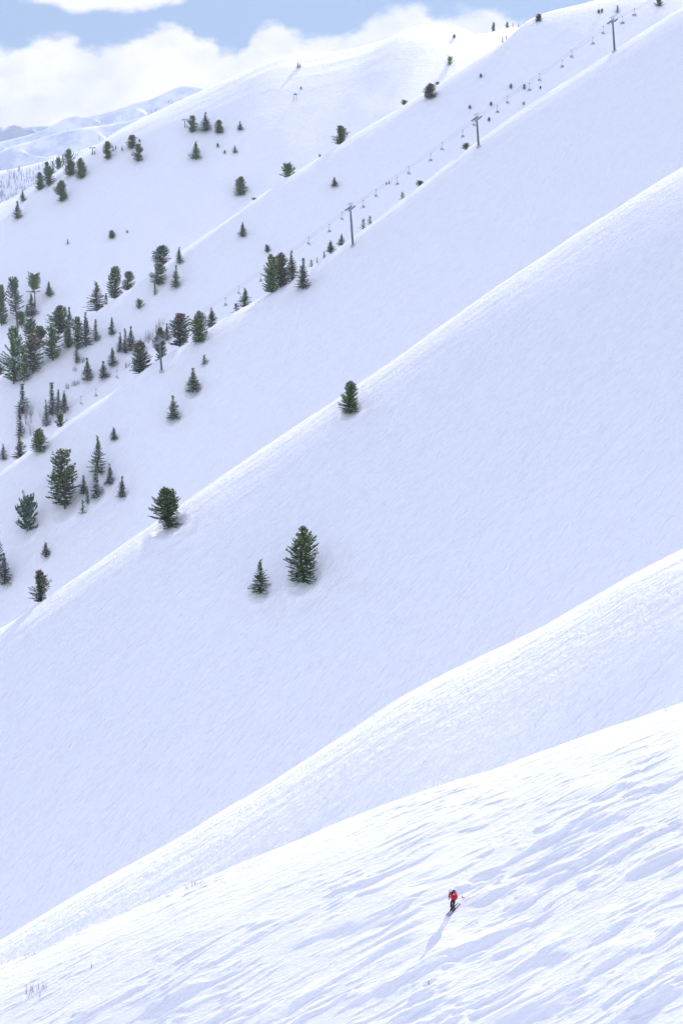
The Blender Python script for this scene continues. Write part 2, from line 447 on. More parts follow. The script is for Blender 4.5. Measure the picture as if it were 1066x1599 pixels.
# old ski tracks across the middle and lift slopes
for _i in range(16):
    u0_ = _tr.uniform(250, 1040); v0_ = _tr.uniform(0.0, 1.0) * 380 + 900 - .62 * (u0_ - 250)
    L0_ = _tr.uniform(60, 190); an_ = rad(_tr.uniform(35, 62))
    add_track(u0_, v0_, u0_ - L0_ * math.cos(an_), v0_ + L0_ * math.sin(an_), _tr.uniform(-7, 7), .42, .11, 320)
for u0_, v0_, u1_, v1_, bd_ in ((470, 470, 330, 640, 9), (600, 480, 430, 600, -8), (210, 560 + 90, 95, 800, 8), (260, 800, 120, 860, -6), (900, 190, 770, 330, 8), (1000, 150, 820, 380, -12)):
    add_track(u0_, v0_, u1_, v1_, bd_, .5, .13, 600)
def build_terrain():
    inner = np.linspace(-0.165, 0.165, 980)
    o = 0.165 + np.cumsum(np.geomspace(0.0006, 0.014, 48))
    T = np.concatenate([-o[::-1], inner, o]); T = T[np.abs(T) < 0.41]
    rows = []
    def seg(y0, y1, n, power=1.0, last=False):
        f = np.linspace(0, 1, n + (1 if last else 0), endpoint=last) ** power
        for a in f: rows.append(y0 + (y1 - y0) * a)
    c = {k: crest_y(k, T) for k in RPAR}
    seg(np.full_like(T, 12.0), c[1] - 60, 50)
    seg(c[1] - 60, c[1] - 46, 60)
    seg(c[1] - 46, c[1] + 4, 640)
    B = {1: c[1] + 38, 2: c[2] + 70, 3: c[3] + 175, 4: c[4] + 120, 5: c[5] + 190, 6: c[6] + 300}
    F = {2: 260, 3: 330, 4: 330, 5: 240, 6: 200}
    V = {2: 40, 3: 105, 4: 190, 5: 180, 6: 330}      # depth of the flank that can show
    seg(c[1] + 4, c[1] + 25, 24)
    prev = c[1] + 25
    for k in range(2, 7):
        a = np.maximum(c[k] - V[k], prev + 5)
        seg(prev, a, 16)
        bk = RPAR[k][5] * 2.0
        seg(a, c[k] + bk, F[k])
        prev = c[k] + bk * 2
        seg(c[k] + bk, prev, 12)
    seg(prev, np.full_like(T, 2150.0), 10)
    seg(np.full_like(T, 2150.0), np.full_like(T, 2360.0), 60)
    seg(np.full_like(T, 2360.0), np.full_like(T, 3000.0), 10, 1, True)
    Y = np.array(rows)
    TT = np.broadcast_to(T[None, :], Y.shape)
    Z = terrain(TT, Y)
    me = grid_mesh('snow_slopes', T, Y, Z)
    me.materials.append(SNOW)
    tag(link(bpy.data.objects.new('ground', me)), kind='structure')
build_terrain()

# ------------------------------------------------------------------ far ranges
FAR = {
 # crest (photo pixels), distance, flank slope, spur size, spur height
 'knoll':  ([(-300, 290), (0, 267), (24, 263), (50, 257), (76, 250), (100, 243), (121, 237), (150, 226), (400, 190)], 2350, .66, 70, 6, 8),
 'middle': ([(-300, 290), (0, 237), (30, 225), (50, 221), (75, 212), (82, 210), (107, 204), (120, 201), (143, 198), (160, 196), (200, 189), (260, 172), (400, 150)], 3300, .80, 62, 22, 9),
 'upper':  ([(-300, 300), (0, 222), (60, 207), (86, 194), (101, 184), (120, 180), (139, 182), (161, 177), (188, 169), (210, 161), (244, 152), (258, 144), (270, 138), (289, 132), (305, 134), (326, 139), (370, 150), (500, 170)], 4600, .92, 95, 36, 21),
 'last':   ([(-900, 200), (-300, 190), (-60, 194), (0, 198), (25, 201), (50, 198), (70, 197), (90, 198), (110, 197), (130, 200), (300, 190)], 7400, .35, 380, 60, 33),
}
def far_fn(key):
    pts, yc, sl, L_, A, seed = FAR[key]
    tt, ee = pix_te([p[0] for p in pts], [p[1] for p in pts])
    eg = _smooth(np.interp(_TG, tt, ee), 0.0011)
    ew = _smooth(np.interp(_TG, tt, ee), 0.012)
    def f(t, y):
        x = t * y; d = y - yc
        w = np.exp(-(d / 90) ** 2)
        z = (np.interp(t, _TG, eg) * w + np.interp(t, _TG, ew) * (1 - w)) * yc
        z = z - np.where(d > 0, prof(d, .6, 12), prof(d, sl, 8))
        p = (x * .78 + y * .62); q = (-x * .62 + y * .78)
        wp = p + 0.35 * L_ * fbm(p / (3 * L_), q / (4 * L_), 2, seed + 3)
        rid = 1 - np.abs(perlin(wp / L_, q / (7 * L_), seed)) * 2.0
        rid2 = 1 - np.abs(perlin(wp / L_ * 2.7, q / (4 * L_) + wp / L_ * .3, seed + 7)) * 2.0
        ramp = sstep(-d, 3, 60)
        z = z + ramp * A * (rid * .8 + rid2 * .28 - .6) + ramp * A * .12 * fbm(x / 40, y / 60, 3, seed + 9)
        return z
    return f, yc
def build_far(key, name, mat):
    f, yc = far_fn(key)
    T = np.linspace(-0.30, 0.02, 620)
    ys = np.concatenate([np.linspace(yc - 700, yc - 300, 40, endpoint=False), np.linspace(yc - 300, yc + 30, 170), np.linspace(yc + 50, yc + 500, 14)])
    Y = np.broadcast_to(ys[:, None], (len(ys), len(T))).copy()
    Z = f(np.broadcast_to(T[None, :], Y.shape), Y)
    me = grid_mesh(name, T, Y, Z); me.materials.append(mat)
    tag(link(bpy.data.objects.new(name, me)), kind='structure')
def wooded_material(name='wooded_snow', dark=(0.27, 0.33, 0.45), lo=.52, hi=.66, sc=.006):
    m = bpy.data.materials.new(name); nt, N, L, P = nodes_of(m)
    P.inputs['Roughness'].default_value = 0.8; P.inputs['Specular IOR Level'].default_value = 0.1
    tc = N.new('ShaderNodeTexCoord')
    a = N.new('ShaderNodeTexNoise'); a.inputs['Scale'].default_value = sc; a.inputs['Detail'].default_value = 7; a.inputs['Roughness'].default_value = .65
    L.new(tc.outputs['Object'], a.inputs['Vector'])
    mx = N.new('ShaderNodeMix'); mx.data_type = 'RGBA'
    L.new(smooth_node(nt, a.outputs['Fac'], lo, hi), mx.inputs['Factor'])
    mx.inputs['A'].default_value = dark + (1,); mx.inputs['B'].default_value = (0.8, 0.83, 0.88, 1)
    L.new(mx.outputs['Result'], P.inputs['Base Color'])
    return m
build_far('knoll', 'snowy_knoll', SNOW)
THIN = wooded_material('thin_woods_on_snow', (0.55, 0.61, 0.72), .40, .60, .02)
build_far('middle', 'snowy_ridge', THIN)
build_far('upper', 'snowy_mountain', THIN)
build_far('last', 'wooded_hills', wooded_material())  # woods tone lightened in the colour so the hills read hazier

# air between the camera and the far ranges
def build_haze():
    bm = bmesh.new()
    bmesh.ops.create_cube(bm, size=1)
    me = bpy.data.meshes.new('haze')
    x0, x1, y0, y1, z0, z1 = -3600, 3600, -60, 8300, -1400, 520
    for v in bm.verts:
        v.co = Vector(((x1 if v.co.x > 0 else x0), (y1 if v.co.y > 0 else y0), (z1 if v.co.z > 0 else z0)))
    bm.to_mesh(me); bm.free()
    m = bpy.data.materials.new('haze_air'); m.use_nodes = True
    nt = m.node_tree; nt.nodes.clear()
    out = nt.nodes.new('ShaderNodeOutputMaterial'); pv = nt.nodes.new('ShaderNodeVolumePrincipled')
    pv.inputs['Color'].default_value = (0.86, 0.92, 1.0, 1); pv.inputs['Density'].default_value = 4.2e-5
    pv.inputs['Anisotropy'].default_value = 0.2
    nt.links.new(pv.outputs[0], out.inputs['Volume'])
    me.materials.append(m)
    tag(link(bpy.data.objects.new('haze', me)), kind='stuff')
build_haze()

# ------------------------------------------------------------------ mesh helpers
class MB:
    def __init__(self): self.v = []; self.f = []
    def add(self, vs, fs):
        n = len(self.v); self.v += [tuple(p) for p in vs]; self.f += [tuple(i + n for i in f) for f in fs]
    def tube(self, pts, radii, n=6, cap=True):
        pts = [Vector(p) for p in pts]; rings = []
        for i, p in enumerate(pts):
            d = (pts[min(i + 1, len(pts) - 1)] - pts[max(i - 1, 0)]).normalized()
            a = Vector((0, 0, 1)) if abs(d.z) < .9 else Vector((1, 0, 0))
            u = d.cross(a).normalized(); w = d.cross(u)
            r = radii[i] if isinstance(radii, (list, tuple)) else radii
            rings.append([p + (u * math.cos(2 * math.pi * k / n) + w * math.sin(2 * math.pi * k / n)) * r for k in range(n)])
        vs = [q for R in rings for q in R]; fs = []
        for i in range(len(pts) - 1):
            for k in range(n):
                fs.append((i * n + k, i * n + (k + 1) % n, (i + 1) * n + (k + 1) % n, (i + 1) * n + k))
        if cap:
            fs.append(tuple(range(n))[::-1]); fs.append(tuple((len(pts) - 1) * n + k for k in range(n)))
        self.add(vs, fs)
    def box(self, c, ax, ay, az):
        """c centre, ax/ay/az half-axis vectors"""
        c, ax, ay, az = Vector(c), Vector(ax), Vector(ay), Vector(az)
        vs = [c + ax * i + ay * j + az * k for k in (-1, 1) for j in (-1, 1) for i in (-1, 1)]
        self.add(vs, [(0, 2, 3, 1), (4, 5, 7, 6), (0, 1, 5, 4), (2, 6, 7, 3), (0, 4, 6, 2), (1, 3, 7, 5)])
    def mesh(self, name, mat=None, smooth=False):
        me = bpy.data.meshes.new(name); me.from_pydata(self.v, [], self.f)
        if smooth: me.polygons.foreach_set('use_smooth', [True] * len(me.polygons))
        if mat: me.materials.append(mat)
        me.update(); return me
    def build(self, name, mat, parent=None, smooth=False):
        return link(bpy.data.objects.new(name, self.mesh(name, mat, smooth)), parent)

def plain(name, col, rough=.6, var=0.0, scale=4.0, metal=0.0, spec=.3):
    m = bpy.data.materials.new(name); nt, N, L, P = nodes_of(m)
    P.inputs['Roughness'].default_value = rough; P.inputs['Metallic'].default_value = metal
    P.inputs['Specular IOR Level'].default_value = spec
    tc = N.new('ShaderNodeTexCoord'); n = N.new('ShaderNodeTexNoise'); n.inputs['Scale'].default_value = scale; n.inputs['Detail'].default_value = 3
    L.new(tc.outputs['Object'], n.inputs['Vector'])
    mx = N.new('ShaderNodeMix'); mx.data_type = 'RGBA'
    L.new(n.outputs['Fac'], mx.inputs['Factor'])
    mx.inputs['A'].default_value = tuple(c * (1 - var) for c in col) + (1,); mx.inputs['B'].default_value = tuple(min(1, c * (1 + var)) for c in col) + (1,)
    L.new(mx.outputs['Result'], P.inputs['Base Color'])
    return m
def needles(name, c1, c2, tip):
    m = bpy.data.materials.new(name); nt, N, L, P = nodes_of(m)
    P.inputs['Roughness'].default_value = .75; P.inputs['Specular IOR Level'].default_value = .15
    tc = N.new('ShaderNodeTexCoord'); n = N.new('ShaderNodeTexNoise'); n.inputs['Scale'].default_value = 1.1; n.inputs['Detail'].default_value = 4
    L.new(tc.outputs['Object'], n.inputs['Vector'])
    oi = N.new('ShaderNodeObjectInfo')
    f = math_node(nt, 'ADD', smooth_node(nt, n.outputs['Fac'], .35, .65), math_node(nt, 'MULTIPLY', math_node(nt, 'SUBTRACT', oi.outputs['Random'], .5), .7), True)
    mx = N.new('ShaderNodeMix'); mx.data_type = 'RGBA'; L.new(f, mx.inputs['Factor'])
    mx.inputs['A'].default_value = c1 + (1,); mx.inputs['B'].default_value = c2 + (1,)
    # tip colour clumps in the upper crown: sunlit orange painted on the olive firs
    sep = N.new('ShaderNodeSeparateXYZ'); L.new(tc.outputs['Generated'], sep.inputs[0])
    n2 = N.new('ShaderNodeTexNoise'); n2.inputs['Scale'].default_value = .8; n2.inputs['Detail'].default_value = 2; L.new(tc.outputs['Object'], n2.inputs['Vector'])
    tf = math_node(nt, 'MULTIPLY', smooth_node(nt, sep.outputs[2], .45, 1.0), smooth_node(nt, n2.outputs['Fac'], .40, .62))
    m2 = N.new('ShaderNodeMix'); m2.data_type = 'RGBA'; L.new(tf, m2.inputs['Factor'])
    L.new(mx.outputs['Result'], m2.inputs['A']); m2.inputs['B'].default_value = tip + (1,)
    L.new(m2.outputs['Result'], P.inputs['Base Color'])
    return m
GREEN = needles('fir_needles', (.032, .095, .012), (.105, .225, .030), (.13, .17, .03))
OLIVE = needles('sunlit_top_needles', (.030, .072, .008), (.075, .140, .018), (.26, .13, .05))  # orange tip puts warm sunlight on the crown tops into the colour
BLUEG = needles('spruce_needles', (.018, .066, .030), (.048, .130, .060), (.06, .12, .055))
BARK = plain('bark', (.10, .072, .055), .9, .4, 6)
CLUMP_SNOW = plain('clump_snow', (.8, .83, .88), .7, .05)
TWIG = plain('bare_twigs', (.24, .22, .25), .9, .3)
REDTWIG = plain('red_twigs', (.38, .22, .17), .9, .3)
STEEL = plain('green_grey_steel', (.085, .13, .14), .45, .15, 2)
GALV = plain('galvanised_steel', (.22, .25, .29), .4, .15, 3)
CABLE = plain('wire_rope', (.3, .31, .34), .5, .1)
SEATM = plain('chair_seat_grey', (.30, .33, .40), .5, .1)

# ------------------------------------------------------------------ conifers
def rhomb(mb, p, d, side, l, w):
    d = d.normalized(); side = side.normalized()
    mb.add([p, p + d * l * .45 + side * w, p + d * l, p + d * l * .45 - side * w], [(0, 1, 2, 3)])
def make_crown(rng, H, rfun, z0, nb, up0, up1, tw=(.5, .22), lean=(0, 0), snow=.15, gaps=0.0, dens=1.0, core=.5):
    """branches with side twigs; returns (crown, snow clumps) builders"""
    g = MB(); sn = MB()
    ga = rng.random() * 6.28
    gapdirs = [(rng.random() * 6.28, rng.uniform(z0, H * .9)) for _ in range(int(gaps))]
    for i in range(nb):
        f = (i + rng.random()) / nb
        z = z0 + (H - z0) * f ** 0.92
        az = ga + i * 2.399 + rng.uniform(-.4, .4)
        if any(abs(math.remainder(az - a, 6.283)) < .6 and abs(z - zz) < H * .09 for a, zz in gapdirs): continue
        h = (z - z0) / (H - z0)
        R = rfun(h, az) * rng.uniform(.72, 1.12)
        R = max(R, .12 * tw[0])
        el = up0 + (up1 - up0) * h + rng.uniform(-.12, .12)
        out = Vector((math.cos(az), math.sin(az), 0))
        side = Vector((-math.sin(az), math.cos(az), 0))
        base = Vector((lean[0] * z, lean[1] * z, z))
        pos = base.copy(); nseg = max(2, int(R / (tw[0] * .30) * dens))
        for j in range(nseg + 1):
            s = (j + .4) / (nseg + .5)
            bend = el + (s - .4) * .5            # drooping, then tips turning up
            dirv = out * math.cos(bend) + Vector((0, 0, math.sin(bend)))
            pos = base + out * (R * s * math.cos(el)) + Vector((0, 0, R * (s * math.sin(el) + .12 * (s * s - s))))
            lf = min(1, max(.32, R / (tw[0] * 2.0)))
            l = tw[0] * rng.uniform(.7, 1.15) * (1.15 - .45 * s) * lf; w = tw[1] * rng.uniform(.7, 1.2) * .5 * (.4 + .6 * lf)
            for sg in (-1, 1):
                d = dirv * rng.uniform(.5, .9) + side * sg * rng.uniform(.5, .95) + Vector((0, 0, rng.uniform(-.25, .3)))
                rhomb(g, pos, d, Vector((rng.uniform(-.5, .5), rng.uniform(-.5, .5), 1)).cross(d) + Vector((0, 0, rng.uniform(-.5, .5))), l, w)
            rhomb(g, pos, dirv + Vector((0, 0, rng.uniform(-.1, .4))), side + Vector((0, 0, rng.uniform(-.8, .8))), l * 1.15, w)
            if rng.random() < snow * 1.3 and s > .25:
                q = pos + Vector((0, 0, w * .9)); ww = w * rng.uniform(.8, 1.6)
                sn.add([q - out * ww * 1.6, q + side * ww, q + out * ww * 1.8, q - side * ww, q + Vector((0, 0, ww * .8))],
                       [(0, 1, 4), (1, 2, 4), (2, 3, 4), (3, 0, 4), (3, 2, 1, 0)])
        if rng.random() < core:
            rhomb(g, base + out * R * .1, out * .5 + Vector((0, 0, rng.uniform(.2, 1))), side, tw[0] * 1.4, tw[1] * .9)
    rhomb(g, Vector((lean[0] * H, lean[1] * H, H - tw[0])), Vector((0, 0, 1)), Vector((1, 0, 0)), tw[0] * 1.3, tw[1] * .35)
    rhomb(g, Vector((lean[0] * H, lean[1] * H, H - tw[0])), Vector((0, 0, 1)), Vector((0, 1, 0)), tw[0] * 1.3, tw[1] * .35)
    return g, sn
def trunk_mb(H, r, lean=(0, 0), top=.93, sink=1.2):
    m = MB(); m.tube([(lean[0] * H * q, lean[1] * H * q, H * q) for q in (-.0001 - sink / H, .25, .55, top)], [r * 1.15, r * .85, r * .5, r * .1], 7)
    return m
def lumpy(rng, n=4, a=.22):
    ph = [(rng.random() * 6.28, rng.random() * 6.28, rng.choice((1, 2, 3)), rng.uniform(4, 11)) for _ in range(n)]
    return lambda h, az: 1 + a * sum(math.sin(k * az + p + h * q) for p, _, k, q in ph) / math.sqrt(n)
PROTO = {}
def proto(kind, i):
    key = (kind, i)
    if key in PROTO: return PROTO[key]
    rng = random.Random(hash_id(kind) * 31 + i * 7 + 5)
    L_ = lumpy(rng)
    extra = []
    if kind == 'spruce':
        H = 10; g, sn = make_crown(rng, H, lambda h, a: 2.15 * (1 - h) ** .85 * L_(h, a) * (.75 + .25 * min(1, h * 8)), .4, 135, -.18, .75, (.72, .34), snow=.30, gaps=3)
        tr = trunk_mb(H, .16)
    elif kind == 'narrow':
        H = 10; g, sn = make_crown(rng, H, lambda h, a: 1.25 * (1 - h) ** .7 * L_(h, a), .3, 130, -.3, .7, (.58, .28), snow=.3, gaps=3)
        tr = trunk_mb(H, .13)
    elif kind == 'full':
        H = 10; g, sn = make_crown(rng, H, lambda h, a: 3.0 * (max(0, 1 - (abs(h - .34) / .68) ** 1.9)) ** .8 * L_(h, a), .12, 260, .0, 1.0, (.74, .34), snow=.22, gaps=3, core=.9)
        tr = trunk_mb(H, .2)
    elif kind == 'pine':
        L2 = lumpy(rng, 6, .24)
        H = 10; g, sn = make_crown(rng, H, lambda h, a: 2.6 * (max(0, 1 - (abs(h - .42) / .61) ** 2.0)) ** .65 * L2(h, a), .5, 240, .0, .9, (.74, .38), lean=(rng.uniform(-.03, .03), 0), snow=.28, gaps=9, core=.6)
        tr = trunk_mb(H, .2)
    elif kind == 'bare_pine':
        L2 = lumpy(rng, 6, .3)
        H = 10; g, sn = make_crown(rng, H, lambda h, a: 2.4 * (max(0, 1 - (abs(h - .5) / .58) ** 2.2)) ** .55 * L2(h, a), 4.6, 95, .0, .8, (.85, .42), snow=.2, gaps=4, core=.7)
        tr = trunk_mb(H, .24)
        for q in range(6):
            z = rng.uniform(1.5, 5); a = rng.random() * 6.28
            tr.tube([(0, 0, z), (math.cos(a) * 1.0, math.sin(a) * 1.0, z + .1)], [.05, .02], 4)
    elif kind == 'snag':
        L2 = lumpy(rng, 6, .3)
        H = 10; g, sn = make_crown(rng, H, lambda h, a: 2.0 * (max(0, 1 - (abs(h - .5) / .62) ** 2)) ** .55 * L2(h, a), 1.8, 130, .0, .8, (.75, .30), snow=.35, gaps=8, core=.3, lean=(-.10, 0))
        tr = trunk_mb(H, .26, lean=(-.10, 0))
    elif kind == 'sapling':
        H = 4; g, sn = make_crown(rng, H, lambda h, a: 1.1 * (1 - h) ** .8 * L_(h, a), .1, 34, .1, .95, (.62, .26), snow=.12, gaps=1)
        tr = trunk_mb(H, .08)
    elif kind == 'bush':
        H = 3.4; g, sn = make_crown(rng, H, lambda h, a: 2.3 * (max(0, 1 - (abs(h - .3) / .75) ** 2)) ** .5 * L_(h, a), .05, 44, .3, 1.1, (.9, .34), snow=.2, gaps=3)
        tr = trunk_mb(H, .1)
    elif kind == 'twin':
        H = 10; g, sn = make_crown(rng, H * .98, lambda h, a: 3.1 * (max(0, 1 - (abs(h - .36) / .68) ** 2)) ** .75 * L_(h, a), .1, 200, -.05, .9, (.9, .40), snow=.14, gaps=3, core=.8, lean=(-.07, 0))
        g2, s2 = make_crown(rng, H * .95, lambda h, a: 2.3 * (1 - h) ** .7, 3.0, 70, .2, 1.0, (.85, .38), snow=.1, core=.8, lean=(.14, 0))
        g.add(g2.v, g2.f); sn.add(s2.v, s2.f)
        tr = trunk_mb(H, .2); tr.tube([(0, 0, .3), (.7, 0, 5), (1.2, 0, 8.8)], [.16, .1, .03], 6)
    xs = sorted(math.hypot(v[0], v[1]) for v in g.v)
    R = xs[int(len(xs) * .965)]
    PROTO[key] = (H, R, tr.mesh('trunk', BARK, True), g.mesh('crown', None), sn.mesh('snow_clumps', CLUMP_SNOW) if sn.v else None)
    PROTO[key][3].materials.append(GREEN)
    return PROTO[key]
def hash_id(s_): return sum((i + 1) * ord(c) for i, c in enumerate(s_))
NVAR = {'spruce': 4, 'narrow': 3, 'full': 4, 'pine': 4, 'bare_pine': 1, 'snag': 1, 'sapling': 3, 'bush': 3, 'twin': 1}
_cnt = {}
FLORA_RNG = random.Random(11)
def tree(u, vt, vb, w, kind, mode, label, group, mat=None, cat='tree', name='conifer_tree', off=None):
    if mode:
        k = int(mode); p = behind(u, k, off if off is not None else {3: 3, 4: 6, 5: 9, 6: 12}.get(k, 5))
    else:
        p = hit(u, vb, YMIN.get(group, 120))
        if p is None: print('MISS', label); return
    h = max(top_z(p, vt) - p.z, .8)
    wid = w / FPX * p.length * (1.18 if p.y > 700 else 1.0)      # ragged outer twigs thin out with distance
    i = _cnt.get(kind, 0); _cnt[kind] = i + 1
    H, R, trm, crm, snm = proto(kind, i % NVAR[kind])
    r = empty(name, p)
    r.rotation_euler = (0, 0, FLORA_RNG.random() * 6.28 if kind not in ('twin', 'snag') else 0)
    sxy = wid / 2 / R; sz = h / H
    r.scale = (sxy, sxy, sz)
    tag(r, label, cat, group)
    link(bpy.data.objects.new('trunk', trm), r)
    c = link(bpy.data.objects.new('crown', crm), r)
    c.material_slots[0].link = 'OBJECT'
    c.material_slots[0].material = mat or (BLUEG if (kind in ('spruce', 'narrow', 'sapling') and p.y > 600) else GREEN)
    if snm and p.y < 1300 and h > 3: link(bpy.data.objects.new('snow_clumps', snm), r)
    return r
YMIN = {'conifers on the middle slope': 310, 'conifers on the lift ridge': 500, 'conifers on the slope behind the lift': 880, 'conifers on the farthest slope': 1200}
G3, G4, G5, G6, G7 = ('conifers on the middle slope', 'conifers on the lift ridge', 'conifers on the slope behind the lift',
                      'conifers on the farthest slope', 'trees on the skyline saddle')
O = OLIVE
